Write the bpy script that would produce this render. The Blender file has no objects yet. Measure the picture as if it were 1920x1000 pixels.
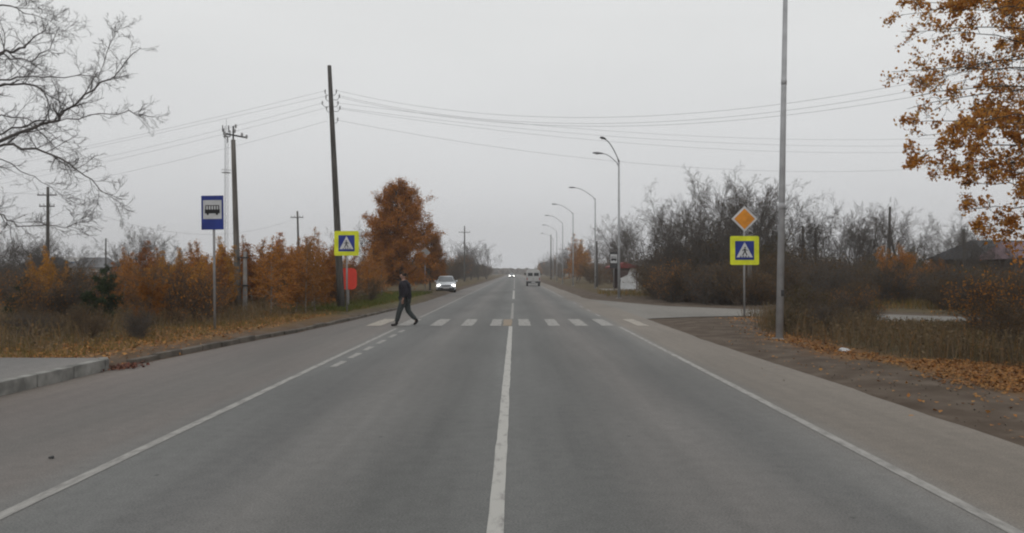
import bpy, bmesh, math, random
import numpy as np
from mathutils import Vector, Matrix

C = bpy.context.scene.collection
sc = bpy.context.scene
R = math.radians
F = 1480.0; CX = 965.0; HY = 511.0; CAMZ = 1.75     # measures read off the photograph

# ---------------------------------------------------------------- camera
cam_d = bpy.data.cameras.new("camera"); cam = bpy.data.objects.new("camera", cam_d); C.objects.link(cam)
cam_d.sensor_width = 36; cam_d.lens = 36 * F / 1920; cam_d.clip_end = 12000; cam_d.clip_start = 0.05
cam.location = (0, 0, CAMZ)
cam.rotation_euler = (R(90) + math.atan(11 / F), 0, math.atan(5 / F))
sc.camera = cam
sc.view_settings.view_transform = 'Standard'; sc.view_settings.look = 'None'
sc.view_settings.gamma = 1; sc.view_settings.exposure = 0.0
sc.cycles.volume_bounces = 2; sc.cycles.max_bounces = 6; sc.cycles.transparent_max_bounces = 8
sc.cycles.pixel_filter_type = 'BLACKMAN_HARRIS'; sc.cycles.filter_width = 2.1

# ---------------------------------------------------------------- sky and sun
w = bpy.data.worlds.new("World"); sc.world = w; w.use_nodes = True
nt = w.node_tree; nt.nodes.clear()
def wn(t): return nt.nodes.new(t)
sky = wn('ShaderNodeTexSky'); sky.sky_type = 'NISHITA'; sky.sun_disc = False
sky.sun_elevation = R(38); sky.sun_rotation = R(200); sky.air_density = 1.5; sky.dust_density = 4
hsv = wn('ShaderNodeHueSaturation'); hsv.inputs['Saturation'].default_value = 0.2
nt.links.new(sky.outputs[0], hsv.inputs['Color'])
b1 = wn('ShaderNodeBackground'); b1.inputs['Strength'].default_value = 0.1
nt.links.new(hsv.outputs[0], b1.inputs['Color'])
tc = wn('ShaderNodeTexCoord'); sx = wn('ShaderNodeSeparateXYZ'); nt.links.new(tc.outputs['Generated'], sx.inputs[0])
ramp = wn('ShaderNodeValToRGB'); nt.links.new(sx.outputs['Z'], ramp.inputs['Fac'])
e = ramp.color_ramp.elements
e[0].position = 0.0; e[0].color = (0.65, 0.665, 0.70, 1)
e[1].position = 0.5; e[1].color = (0.86, 0.87, 0.87, 1)
q = e.new(0.12); q.color = (0.72, 0.73, 0.745, 1)
q = e.new(0.28); q.color = (0.80, 0.81, 0.81, 1)
nz = wn('ShaderNodeTexNoise'); nz.inputs['Scale'].default_value = 1.6; nz.inputs['Detail'].default_value = 5
mp = wn('ShaderNodeMapping'); mp.inputs['Scale'].default_value = (1, 1, 4)
nt.links.new(tc.outputs['Generated'], mp.inputs[0]); nt.links.new(mp.outputs[0], nz.inputs['Vector'])
mr = wn('ShaderNodeMapRange'); mr.inputs['From Min'].default_value = 0.3; mr.inputs['From Max'].default_value = 0.7
mr.inputs['To Min'].default_value = 0.955; mr.inputs['To Max'].default_value = 1.035
nt.links.new(nz.outputs['Fac'], mr.inputs['Value'])
b2 = wn('ShaderNodeBackground'); nt.links.new(ramp.outputs[0], b2.inputs['Color']); nt.links.new(mr.outputs[0], b2.inputs['Strength'])
mx = wn('ShaderNodeMixShader'); mx.inputs[0].default_value = 0.9
out = wn('ShaderNodeOutputWorld')
nt.links.new(b1.outputs[0], mx.inputs[1]); nt.links.new(b2.outputs[0], mx.inputs[2]); nt.links.new(mx.outputs[0], out.inputs['Surface'])

sd = bpy.data.lights.new("sun", 'SUN'); sd.energy = 0.5; sd.angle = R(25); sd.color = (1, 0.97, 0.93)
so = bpy.data.objects.new("sun", sd); C.objects.link(so)
so.rotation_euler = (R(90 - 38), 0, R(-20))

# ---------------------------------------------------------------- materials
def newmat(name):
    m = bpy.data.materials.new(name); m.use_nodes = True
    n = m.node_tree; bs = n.nodes['Principled BSDF']; return m, n, bs
def mat(name, col, rough=0.8, var=0.0, scale=3.0, metal=0.0, col2=None, bump=0.0, emit=None, spec=0.3, stretch=None):
    m, n, bs = newmat(name)
    bs.inputs['Roughness'].default_value = rough; bs.inputs['Metallic'].default_value = metal
    bs.inputs['Specular IOR Level'].default_value = spec
    bs.inputs['Base Color'].default_value = (*col, 1)
    if var or col2:
        t = n.nodes.new('ShaderNodeTexCoord'); ns = n.nodes.new('ShaderNodeTexNoise')
        ns.inputs['Scale'].default_value = scale; ns.inputs['Detail'].default_value = 6
        src = t.outputs['Object']
        if stretch:
            k = n.nodes.new('ShaderNodeMapping'); k.inputs['Scale'].default_value = stretch
            n.links.new(src, k.inputs[0]); src = k.outputs[0]
        n.links.new(src, ns.inputs['Vector'])
        r = n.nodes.new('ShaderNodeValToRGB'); r.color_ramp.elements[0].position = 0.35; r.color_ramp.elements[1].position = 0.65
        c2 = col2 if col2 else tuple(c * (1 + var) for c in col)
        c1 = col if col2 else tuple(c * (1 - var) for c in col)
        r.color_ramp.elements[0].color = (*c1, 1); r.color_ramp.elements[1].color = (*c2, 1)
        n.links.new(ns.outputs['Fac'], r.inputs['Fac']); n.links.new(r.outputs[0], bs.inputs['Base Color'])
        if bump:
            b = n.nodes.new('ShaderNodeBump'); b.inputs['Strength'].default_value = bump; b.inputs['Distance'].default_value = 0.02
            n.links.new(ns.outputs['Fac'], b.inputs['Height']); n.links.new(b.outputs[0], bs.inputs['Normal'])
    if emit:
        bs.inputs['Emission Color'].default_value = (*emit[0], 1); bs.inputs['Emission Strength'].default_value = emit[1]
    return m
def leafmat(name, cols, trans=0.35, objvar=True):
    """leaf colour: each leaf (mesh island) takes its own colour from the species' range, each plant shifts a little"""
    m, n, bs = newmat(name)
    g = n.nodes.new('ShaderNodeNewGeometry'); r = n.nodes.new('ShaderNodeValToRGB')
    el = r.color_ramp.elements
    while len(el) < len(cols): el.new(0.5)
    for i, c in enumerate(cols):
        el[i].position = i / (len(cols) - 1); el[i].color = (*c, 1)
    n.links.new(g.outputs['Random Per Island'], r.inputs['Fac'])
    oi = n.nodes.new('ShaderNodeObjectInfo'); h = n.nodes.new('ShaderNodeHueSaturation')
    a = n.nodes.new('ShaderNodeMapRange'); a.inputs['To Min'].default_value = 0.7; a.inputs['To Max'].default_value = 1.25
    n.links.new(oi.outputs['Random'], a.inputs['Value']); n.links.new(a.outputs[0], h.inputs['Value'])
    n.links.new(r.outputs[0], h.inputs['Color'])
    bs.inputs['Roughness'].default_value = 0.75; bs.inputs['Specular IOR Level'].default_value = 0.2
    n.links.new(h.outputs[0], bs.inputs['Base Color'])
    tr = n.nodes.new('ShaderNodeBsdfTranslucent'); n.links.new(h.outputs[0], tr.inputs['Color'])
    ms = n.nodes.new('ShaderNodeMixShader'); ms.inputs[0].default_value = trans
    o = n.nodes['Material Output']
    n.links.new(bs.outputs[0], ms.inputs[1]); n.links.new(tr.outputs[0], ms.inputs[2]); n.links.new(ms.outputs[0], o.inputs['Surface'])
    return m

M = {}
M['galv'] = mat('galvanised_steel', (0.33, 0.335, 0.345), 0.55, 0.12, 4)
M['signpost'] = mat('sign_post_grey', (0.24, 0.235, 0.235), 0.6, 0.12, 5)
M['lamp'] = mat('lamp_housing', (0.16, 0.16, 0.17), 0.5)
M['lens'] = mat('lamp_lens', (0.5, 0.5, 0.48), 0.3)
M['wood'] = mat('weathered_wood', (0.075, 0.07, 0.065), 0.9, 0.35, 3, stretch=(6, 6, 0.4))
M['woodg'] = mat('grey_weathered_wood', (0.12, 0.11, 0.10), 0.9, 0.3, 3, stretch=(6, 6, 0.4))
M['concrete'] = mat('concrete', (0.27, 0.26, 0.25), 0.9, 0.18, 4, bump=0.3)
M['kerb'] = mat('kerb_stone', (0.215, 0.21, 0.195), 0.9, 0.35, 3.5, bump=0.4)
M['porcelain'] = mat('porcelain', (0.30, 0.30, 0.30), 0.3)
M['dark'] = mat('dark_iron', (0.04, 0.04, 0.042), 0.6)
M['wire'] = mat('wire', (0.17, 0.17, 0.18), 0.6)
M['blue'] = mat('sign_blue', (0.014, 0.030, 0.19), 0.5, 0.22, 3)
M['white'] = mat('sign_white', (0.50, 0.51, 0.52), 0.55, 0.14, 4)
M['black'] = mat('sign_black', (0.012, 0.012, 0.014), 0.6)
M['yellow'] = mat('fluorescent_yellow_green', (0.60, 0.64, 0.025), 0.55, 0.13, 3)
M['orange'] = mat('sign_orange', (0.60, 0.23, 0.02), 0.55, 0.16, 4)
M['red'] = mat('sign_red', (0.62, 0.05, 0.03), 0.5, 0.08, 3)
M['signback'] = mat('bare_sign_back', (0.26, 0.255, 0.25), 0.55, 0.12, 4, metal=0.2)
M['bark'] = mat('dark_bark', (0.055, 0.048, 0.042), 0.95, 0.3, 8)
M['barkg'] = mat('grey_twigs', (0.085, 0.074, 0.066), 0.95, 0.25, 5)
M['barkb'] = mat('brown_twigs', (0.092, 0.070, 0.052), 0.95, 0.3, 4)
M['barkl'] = mat('grey_branches', (0.10, 0.09, 0.085), 0.95, 0.2, 8)
M['birch'] = mat('pale_birch_bark', (0.20, 0.165, 0.13), 0.9, 0.45, 6)
M['rust'] = leafmat('rust_leaves', [(0.20, 0.075, 0.018), (0.37, 0.145, 0.025), (0.46, 0.195, 0.035), (0.27, 0.14, 0.04)])
M['amber'] = leafmat('amber_leaves', [(0.25, 0.11, 0.02), (0.46, 0.21, 0.028), (0.55, 0.27, 0.035), (0.32, 0.18, 0.045)])
M['redl'] = leafmat('reddish_leaves', [(0.20, 0.065, 0.018), (0.36, 0.12, 0.024), (0.44, 0.155, 0.028), (0.22, 0.09, 0.025)])
M['russet'] = leafmat('russet_leaves', [(0.17, 0.065, 0.014), (0.29, 0.105, 0.018), (0.38, 0.15, 0.024), (0.20, 0.10, 0.022)])
M['brownl'] = leafmat('brown_leaves', [(0.065, 0.045, 0.022), (0.12, 0.075, 0.034), (0.16, 0.09, 0.036), (0.085, 0.066, 0.034)])
M['olive'] = leafmat('olive_leaves', [(0.055, 0.05, 0.016), (0.09, 0.08, 0.02), (0.15, 0.10, 0.022), (0.07, 0.05, 0.02)])
M['needle'] = leafmat('pine_needles', [(0.012, 0.022, 0.012), (0.03, 0.045, 0.018), (0.045, 0.06, 0.022)], 0.15)
M['maple'] = leafmat('orange_tree_leaves', [(0.42, 0.16, 0.03), (0.74, 0.31, 0.05), (0.80, 0.42, 0.10), (0.55, 0.20, 0.04), (0.76, 0.50, 0.20)], 0.5)
M['litter'] = leafmat('fallen_leaves', [(0.16, 0.06, 0.02), (0.34, 0.14, 0.035), (0.42, 0.22, 0.07), (0.22, 0.12, 0.06)], 0.1)
M['weedbrown'] = leafmat('dry_weeds', [(0.08, 0.06, 0.038), (0.145, 0.105, 0.062), (0.21, 0.15, 0.09), (0.105, 0.088, 0.04), (0.24, 0.125, 0.045)], 0.2)
M['grass'] = leafmat('autumn_grass', [(0.075, 0.07, 0.022), (0.13, 0.10, 0.03), (0.20, 0.14, 0.05), (0.23, 0.12, 0.03)], 0.25)
M['greengrass'] = leafmat('green_grass', [(0.06, 0.085, 0.016), (0.10, 0.12, 0.02), (0.15, 0.14, 0.03)], 0.3)

# ---------------------------------------------------------------- numbers of the place
def gx(px, Y): return (px - CX) * Y / F
def gz(py, Y): return CAMZ + (HY - py) * Y / F
def gp(px, py, Y): return Vector((gx(px, Y), Y, gz(py, Y)))
LY = np.array([-60, 11.0, 13.8, 19.3, 23, 27.8, 36, 48, 76, 120, 3000]); LX = np.array([-7.25, -7.25, -7.27, -6.75, -6.3, -5.95, -5.55, -5.35, -5.4, -5.3, -5.3])
def edgeL(y): return np.interp(y, LY, LX)
RY = np.array([-60, 8, 12, 17, 29, 31, 50, 54, 60, 3000]); RX = np.array([5.15, 5.12, 5.1, 4.95, 4.95, 5.0, 4.9, 4.75, 4.8, 4.9])
def edgeR(y): return np.interp(y, RY, RX)
SN = [(4.2, 29.0), (5.2, 30.1), (7.0, 31.2), (9.2, 31.9), (11.6, 30.4), (14.0, 28.1), (16.5, 26.0), (30, 17), (70, -4)]
SF = [(4.2, 55.0), (5.2, 50.5), (6.6, 45.4), (7.9, 41.2), (11.0, 37.6), (15.8, 32.8), (18.5, 30.4), (32, 21), (72, 0)]
def sm(t): t = np.clip(t, 0, 1); return t * t * (3 - 2 * t)
SC = np.array([((a[0] + b[0]) / 2, (a[1] + b[1]) / 2, math.hypot(a[0] - b[0], a[1] - b[1]) / 2) for a, b in zip(SN, SF)])
def side_dist(x, y):
    x = np.asarray(x, float); y = np.asarray(y, float); best = np.full(x.shape, 1e9)
    for i in range(len(SC) - 1):
        a = SC[i]; b = SC[i + 1]; dx, dy = b[0] - a[0], b[1] - a[1]; L2 = dx * dx + dy * dy
        t = np.clip(((x - a[0]) * dx + (y - a[1]) * dy) / L2, 0, 1)
        d = np.hypot(x - a[0] - t * dx, y - a[1] - t * dy) - (a[2] + (b[2] - a[2]) * t)
        best = np.minimum(best, d)
    return best
def bumps(x, y):
    return (0.05 * np.sin(x * 0.9 + 1.3 * np.sin(y * 0.31)) * np.cos(y * 0.7 + 0.6 * np.sin(x * 0.5)) + 0.02 * np.sin(x * 3.1 + y * 1.7) * np.sin(y * 2.3 - x))
def H(x, y):
    x = np.asarray(x, float); y = np.asarray(y, float)
    L = x < 0
    d = np.where(L, edgeL(y) - x, x - edgeR(y))
    bank = np.where(L, 0.15, 0.05) * sm(d / np.where(L, 0.45, 1.2))
    z = (bank + bumps(x, y) * sm((d - 0.4) / 3) + 0.03) * np.where(L, 1, sm((side_dist(x, y) - 0.1) / 1.6))
    mound = 0.12 * np.exp(-(((x - 7.8) / 2.2) ** 2 + ((y - 57.5) / 4.5) ** 2))
    return np.where(d < 0, -0.03, -0.03 + z + mound * sm(d / 1.0))
def hz(x, y): return float(H(x, y))

# ---------------------------------------------------------------- mesh helpers
def link(name, me, m=None, parent=None, smooth=False):
    o = bpy.data.objects.new(name, me); C.objects.link(o)
    if m:
        me.materials.append(m)
    if parent: o.parent = parent
    if smooth:
        me.polygons.foreach_set('use_smooth', [True] * len(me.polygons))
    return o
def tag(o, label, cat, group=None, kind=None):
    if label: o['label'] = label
    if cat: o['category'] = cat
    if group: o['group'] = group
    if kind: o['kind'] = kind
    return o
def empty(name, loc, rz=0, label=None, cat=None, group=None):
    o = bpy.data.objects.new(name, None); C.objects.link(o); o.location = loc; o.rotation_euler = (0, 0, rz)
    o.empty_display_size = 0.2
    tag(o, label, cat, group); return o
def quads(name, V, m, parent=None, smooth=False):
    """V: (n,4,3) array of separate or (verts, faces)"""
    if isinstance(V, tuple): vs, fs = V
    else:
        vs = V.reshape(-1, 3); fs = np.arange(len(vs), dtype=np.int32).reshape(-1, 4)
    me = bpy.data.meshes.new(name)
    me.vertices.add(len(vs)); me.vertices.foreach_set('co', np.asarray(vs, np.float32).ravel())
    me.loops.add(fs.size); me.loops.foreach_set('vertex_index', np.asarray(fs, np.int32).ravel())
    me.polygons.add(len(fs)); me.polygons.foreach_set('loop_start', np.arange(0, fs.size, 4, dtype=np.int32))
    me.polygons.foreach_set('loop_total', np.full(len(fs), 4, np.int32))
    me.update(calc_edges=True); me.validate()
    return link(name, me, m, parent, smooth)
def tubes(segs, sides=3):
    """segs (n,8): p0,p1,r0,r1 -> verts, quad faces"""
    S = np.asarray(segs, float); p0, p1, r0, r1 = S[:, :3], S[:, 3:6], S[:, 6], S[:, 7]
    d = p1 - p0; L = np.linalg.norm(d, axis=1, keepdims=True); L[L == 0] = 1; d = d / L
    ref = np.where(np.abs(d[:, 2:3]) > 0.9, [[1.0, 0, 0]], [[0, 0, 1.0]])
    u = np.cross(d, ref); u /= np.linalg.norm(u, axis=1, keepdims=True); v = np.cross(d, u)
    a = np.arange(sides) * 2 * math.pi / sides
    off = u[:, None, :] * np.cos(a)[None, :, None] + v[:, None, :] * np.sin(a)[None, :, None]
    A = p0[:, None, :] + off * r0[:, None, None]; B = p1[:, None, :] + off * r1[:, None, None]
    V = np.concatenate([A, B], axis=1).reshape(-1, 3); n = len(S)
    i = np.arange(sides); j = (i + 1) % sides
    f = np.stack([i, j, j + sides, i + sides], 1)
    Fc = (f[None] + (np.arange(n) * 2 * sides)[:, None, None]).reshape(-1, 4)
    return V, Fc
def join(parts):
    Vs, Fs, k = [], [], 0
    for v, f in parts:
        if len(v) == 0: continue
        Vs.append(v); Fs.append(f + k); k += len(v)
    return np.concatenate(Vs), np.concatenate(Fs)
def segsplit(segs, thick=0.03):
    S = np.asarray(segs, float); big = S[:, 6] > thick
    out_ = []
    if big.any(): out_.append(tubes(S[big], 7))
    if (~big).any(): out_.append(tubes(S[~big], 3))
    return join(out_)
def rhombs(rng, Cn, size, flat=0.0, aspect=0.6, droop=0):
    n = len(Cn); u = rng.normal(size=(n, 3)); u[:, 2] = u[:, 2] * (1 - flat) - droop; u /= np.linalg.norm(u, axis=1, keepdims=True)
    w_ = rng.normal(size=(n, 3)); w_[:, 2] *= (1 - flat); v = np.cross(u, w_)
    if flat > 0.5:
        v = np.cross(u, np.array([[0, 0, 1.0]]) + 0.35 * rng.normal(size=(n, 3)))
    v /= np.linalg.norm(v, axis=1, keepdims=True)
    s = size * rng.uniform(0.6, 1.25, (n, 1))
    nrm = np.cross(u, v) * s * 0.15
    return np.stack([Cn - u * s * 0.5, Cn + v * s * aspect * 0.5 + nrm, Cn + u * s * 0.55, Cn - v * s * aspect * 0.5 + nrm], 1)

class MB:
    """collects boxes, tubes and flat shapes into one mesh"""
    def __init__(s): s.bm = bmesh.new()
    def box(s, c, size, rot=None, taper=None):
        g = bmesh.ops.create_cube(s.bm, size=1)['verts']
        for v in g:
            k = 1.0 if not taper or v.co.z < 0 else taper
            v.co = Vector((v.co.x * size[0] * k, v.co.y * size[1] * k, v.co.z * size[2]))
            if rot: v.co = rot @ v.co
            v.co += Vector(c)
        return s
    def tube(s, pts, r, sides=10, caps=True):
        pts = [Vector(p) for p in pts]; rs = r if isinstance(r, (list, tuple)) else [r] * len(pts)
        rings = []; up = None
        for i, p in enumerate(pts):
            d = (pts[min(i + 1, len(pts) - 1)] - pts[max(i - 1, 0)]).normalized()
            if up is None: up = Vector((1, 0, 0)) if abs(d.z) > 0.9 else Vector((0, 0, 1))
            u = d.cross(up).normalized(); v = u.cross(d).normalized(); up = v
            rings.append([s.bm.verts.new(p + (u * math.cos(a) + v * math.sin(a)) * rs[i]) for a in [k * 2 * math.pi / sides for k in range(sides)]])
        for A, B in zip(rings, rings[1:]):
            for k in range(sides):
                s.bm.faces.new((A[k], A[(k + 1) % sides], B[(k + 1) % sides], B[k]))
        if caps:
            s.bm.faces.new(rings[0][::-1]); s.bm.faces.new(rings[-1])
        return s
    def prism(s, pts, y0, y1):
        """pts (x,z) polygon extruded from y0 to y1"""
        a = [s.bm.verts.new((p[0], y0, p[1])) for p in pts]; b = [s.bm.verts.new((p[0], y1, p[1])) for p in pts]
        n = len(pts); s.bm.faces.new(a); s.bm.faces.new(b[::-1])
        for i in range(n): s.bm.faces.new((a[i], b[i], b[(i + 1) % n], a[(i + 1) % n]))
        return s
    def loft(s, rings):
        rr = [[s.bm.verts.new(p) for p in ring] for ring in rings]; n = len(rr[0])
        for A, B in zip(rr, rr[1:]):
            for k in range(n): s.bm.faces.new((A[k], A[(k + 1) % n], B[(k + 1) % n], B[k]))
        s.bm.faces.new(rr[0][::-1]); s.bm.faces.new(rr[-1]); return s
    def build(s, name, m, parent=None, bevel=0, smooth=False, seg=2):
        bmesh.ops.recalc_face_normals(s.bm, faces=s.bm.faces)
        me = bpy.data.meshes.new(name); s.bm.to_mesh(me); s.bm.free()
        o = link(name, me, m, parent, smooth)
        if bevel:
            b = o.modifiers.new('bevel', 'BEVEL'); b.width = bevel; b.segments = seg; b.limit_method = 'ANGLE'
        return o
def circ(cx, cz, r, n=20): return [(cx + r * math.cos(2 * math.pi * k / n), cz + r * math.sin(2 * math.pi * k / n)) for k in range(n)]
def copy_tree(o, parent=None):
    c = o.copy(); C.objects.link(c); c.parent = parent
    for ch in list(o.children): copy_tree(ch, c)
    return c

# ================================================================ THE GROUND
def ground():
    ys = np.concatenate([np.arange(-60, 0, 6), np.arange(0, 40, 0.5), np.arange(40, 90, 1.25), np.arange(90, 250, 8), np.arange(250, 1000, 60), [1300, 2000, 3500, 6000]])
    offs = np.concatenate([[-1.2, -0.05, 0.0, 0.06, 0.15, 0.3, 0.5, 0.8, 1.2], np.arange(1.7, 14, 0.6), np.arange(14, 40, 2), [45, 60, 90, 150, 300, 700, 1800, 6000]])
    V = []
    n = len(offs) * 2
    for y in ys:
        l = edgeL(y) - offs[::-1]; r = edgeR(y) + offs
        x = np.concatenate([l, r]); V.append(np.stack([x, np.full(n, y), H(x, y)], 1))
    V = np.concatenate(V); i = np.arange(len(ys) - 1)[:, None] * n; j = np.arange(n - 1)[None, :]
    Fc = np.stack([i + j, i + j + 1, i + j + 1 + n, i + j + n], -1).reshape(-1, 4)
    m, nd, bs = newmat('soil_and_grass')
    at = nd.nodes.new('ShaderNodeAttribute'); at.attribute_name = 'zone'
    sp = nd.nodes.new('ShaderNodeSeparateColor'); nd.links.new(at.outputs['Color'], sp.inputs[0])
    g = nd.nodes.new('ShaderNodeNewGeometry')
    def noise(scale, detail=6):
        a = nd.nodes.new('ShaderNodeTexNoise'); a.inputs['Scale'].default_value = scale; a.inputs['Detail'].default_value = detail
        nd.links.new(g.outputs['Position'], a.inputs['Vector']); return a.outputs['Fac']
    def rmp(fac, cs):
        r = nd.nodes.new('ShaderNodeValToRGB'); el = r.color_ramp.elements
        while len(el) < len(cs): el.new(0.5)
        for k, (p, c) in enumerate(cs): el[k].position = p; el[k].color = (*c, 1)
        nd.links.new(fac, r.inputs[0]); return r.outputs[0]
    def mixc(f, a, b):
        x = nd.nodes.new('ShaderNodeMix'); x.data_type = 'RGBA'; nd.links.new(f, x.inputs['Factor']); nd.links.new(a, x.inputs['A']); nd.links.new(b, x.inputs['B']); return x.outputs['Result']
    turf = rmp(noise(1.3), [(0.32, (0.055, 0.045, 0.028)), (0.5, (0.09, 0.07, 0.038)), (0.68, (0.13, 0.09, 0.05))])
    soil = rmp(noise(1.6, 12), [(0.3, (0.068, 0.050, 0.037)), (0.5, (0.096, 0.074, 0.057)), (0.7, (0.132, 0.106, 0.084))])
    leaf = rmp(noise(9), [(0.35, (0.12, 0.065, 0.03)), (0.6, (0.30, 0.14, 0.045))])
    green = rmp(noise(4), [(0.35, (0.06, 0.065, 0.02)), (0.6, (0.115, 0.12, 0.03))])
    c = mixc(sp.outputs[0], turf, soil); c = mixc(sp.outputs[1], c, leaf); c = mixc(sp.outputs[2], c, green)
    nd.links.new(c, bs.inputs['Base Color']); bs.inputs['Roughness'].default_value = 0.95; bs.inputs['Specular IOR Level'].default_value = 0.1
    b = nd.nodes.new('ShaderNodeBump'); b.inputs['Strength'].default_value = 0.35; b.inputs['Distance'].default_value = 0.04
    nd.links.new(noise(12, 8), b.inputs['Height']); nd.links.new(b.outputs[0], bs.inputs['Normal'])
    o = quads('ground', (V, Fc), m, smooth=True); o['kind'] = 'structure'
    x, y = V[:, 0], V[:, 1]; rg = np.random.default_rng(3); jit = rg.normal(0, 0.25, len(x))
    L = x < 0
    d = np.where(L, edgeL(y) - x, x - edgeR(y)) + jit
    soilw = np.where(L, 1 - sm((d - 0.35) / 0.6), 1 - sm((d - 1.6 - 2.2 * np.exp(-((y - 27) / 5) ** 2)) / 0.8))
    soilw = np.maximum(soilw, np.where(L, 0, 1 - sm((side_dist(x, y) - 0.5) / 1.0)))
    leafw = np.where(L, np.exp(-((d - 1.9) / 1.3) ** 2) * (y < 30) * 0.55, np.where(y < 15.2, sm((x - 6.7) / 0.7) * (1 - sm((x - np.interp(y, [6, 10, 12.5, 14.2, 15.2], [14, 11.8, 10.4, 9.1, 7.6]) - 0.3) / 0.6)) * 0.8, np.exp(-((d - 2.1) / 0.5) ** 2) * (y < 21) * 0.6))
    greenw = L * np.exp(-((y - 42) / 9) ** 2) * np.exp(-((d - 2.4) / 1.8) ** 2) * 0.9
    colr = np.stack([soilw, np.clip(leafw, 0, 1), np.clip(greenw, 0, 1), np.ones_like(soilw)], 1).astype(np.float32)
    a = o.data.color_attributes.new('zone', 'FLOAT_COLOR', 'POINT'); a.data.foreach_set('color', colr.ravel())
    return o
ground()

def asphalt(name, zones, dark=1.0):
    """asphalt whose dust and wheel tracks run along the road (world X), broken up by noise"""
    m, nd, bs = newmat(name)
    g = nd.nodes.new('ShaderNodeNewGeometry'); sp = nd.nodes.new('ShaderNodeSeparateXYZ'); nd.links.new(g.outputs['Position'], sp.inputs[0])
    def noise(scale, detail, st=None, rough=0.5):
        a = nd.nodes.new('ShaderNodeTexNoise'); a.inputs['Scale'].default_value = scale; a.inputs['Detail'].default_value = detail; a.inputs['Roughness'].default_value = rough
        src = g.outputs['Position']
        if st:
            k = nd.nodes.new('ShaderNodeMapping'); k.inputs['Scale'].default_value = st; nd.links.new(src, k.inputs[0]); src = k.outputs[0]
        nd.links.new(src, a.inputs['Vector']); return a.outputs['Fac']
    def math_(op, a, b):
        x = nd.nodes.new('ShaderNodeMath'); x.operation = op
        for i, v in enumerate((a, b)):
            if isinstance(v, (int, float)): x.inputs[i].default_value = v
            else: nd.links.new(v, x.inputs[i])
        return x.outputs[0]
    nx = noise(1.0, 5, (0.9, 0.12, 1))
    xx = math_('ADD', sp.outputs[0], math_('MULTIPLY', math_('SUBTRACT', nx, 0.5), 1.1))
    fac = math_('DIVIDE', math_('ADD', xx, 9.0), 16.0)
    r = nd.nodes.new('ShaderNodeValToRGB'); nd.links.new(fac, r.inputs[0]); el = r.color_ramp.elements
    while len(el) < len(zones): el.new(0.5)
    for k, (px_, c) in enumerate(zones):
        el[k].position = (px_ + 9) / 16.0; el[k].color = (*[v * dark for v in c], 1)
    big = noise(0.35, 6, (1, 0.35, 1)); streak = noise(3.0, 6, (1.6, 0.06, 1)); grain = noise(60, 4, None, 0.7); mid = noise(6, 7, None, 0.65)
    def rng_(f, a, b, lo=0.3, hi=0.7):
        k = nd.nodes.new('ShaderNodeMapRange'); k.inputs['From Min'].default_value = lo; k.inputs['From Max'].default_value = hi
        k.inputs['To Min'].default_value = a; k.inputs['To Max'].default_value = b; nd.links.new(f, k.inputs[0]); return k.outputs[0]
    v = math_('MULTIPLY', math_('MULTIPLY', rng_(big, 0.84, 1.13), rng_(streak, 0.93, 1.06)), math_('MULTIPLY', rng_(grain, 0.58, 1.42), rng_(mid, 0.88, 1.1)))
    mu = nd.nodes.new('ShaderNodeVectorMath'); mu.operation = 'SCALE'; nd.links.new(r.outputs[0], mu.inputs[0]); nd.links.new(v, mu.inputs['Scale'])
    # dark tar drips and small pits
    vo = nd.nodes.new('ShaderNodeTexVoronoi'); vo.inputs['Scale'].default_value = 1.1; nd.links.new(g.outputs['Position'], vo.inputs['Vector'])
    spot = rng_(vo.outputs['Distance'], 0.45, 1.0, 0.015, 0.035)
    mu2 = nd.nodes.new('ShaderNodeVectorMath'); mu2.operation = 'SCALE'; nd.links.new(mu.outputs[0], mu2.inputs[0]); nd.links.new(spot, mu2.inputs['Scale'])
    nd.links.new(mu2.outputs[0], bs.inputs['Base Color'])
    bs.inputs['Roughness'].default_value = 0.78; bs.inputs['Specular IOR Level'].default_value = 0.35
    b = nd.nodes.new('ShaderNodeBump'); b.inputs['Strength'].default_value = 0.35; b.inputs['Distance'].default_value = 0.008
    nd.links.new(grain, b.inputs['Height']); nd.links.new(b.outputs[0], bs.inputs['Normal'])
    return m
GREY = (0.136, 0.137, 0.132); GREYD = (0.104, 0.104, 0.100); DUST = (0.176, 0.154, 0.131); PINK = (0.130, 0.120, 0.111)
M['asphalt'] = asphalt('asphalt', [(-7.4, (0.17, 0.145, 0.125)), (-6.4, (0.135, 0.118, 0.108)), (-5.0, PINK), (-4.1, (0.15, 0.135, 0.124)), (-3.5, GREY), (-2.6, (0.110, 0.109, 0.106)), (-1.9, (0.150, 0.145, 0.138)), (-0.9, GREYD), (-0.2, GREY), (0.7, GREYD), (1.7, (0.150, 0.142, 0.134)), (2.6, (0.112, 0.111, 0.107)), (3.2, (0.16, 0.156, 0.148)), (3.7, DUST), (4.8, (0.186, 0.163, 0.138))])
M['sidew'] = asphalt('side_road_dusty_asphalt', [(-8, (0.175, 0.162, 0.145)), (6, (0.18, 0.168, 0.15))])
M['platform'] = asphalt('platform_asphalt', [(-8.5, (0.15, 0.142, 0.135)), (-7, (0.17, 0.16, 0.15))])
def strip(name, left, right, z, m, kind='structure'):
    V = []
    for a, b in zip(left, right): V += [(a[0], a[1], z), (b[0], b[1], z)]
    V = np.array(V, float); n = len(left); i = np.arange(n - 1) * 2
    o = quads(name, (V, np.stack([i, i + 1, i + 3, i + 2], 1)), m); o['kind'] = kind; return o
rg0 = np.random.default_rng(8)
ys = np.concatenate([np.arange(-60, 80, 0.8), np.arange(80, 300, 10), np.arange(300, 3000, 150)])
wob = lambda y: 0.05 * np.sin(y * 0.9) * np.sin(y * 0.37) + 0.02 * np.sin(y * 3.3)
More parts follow.
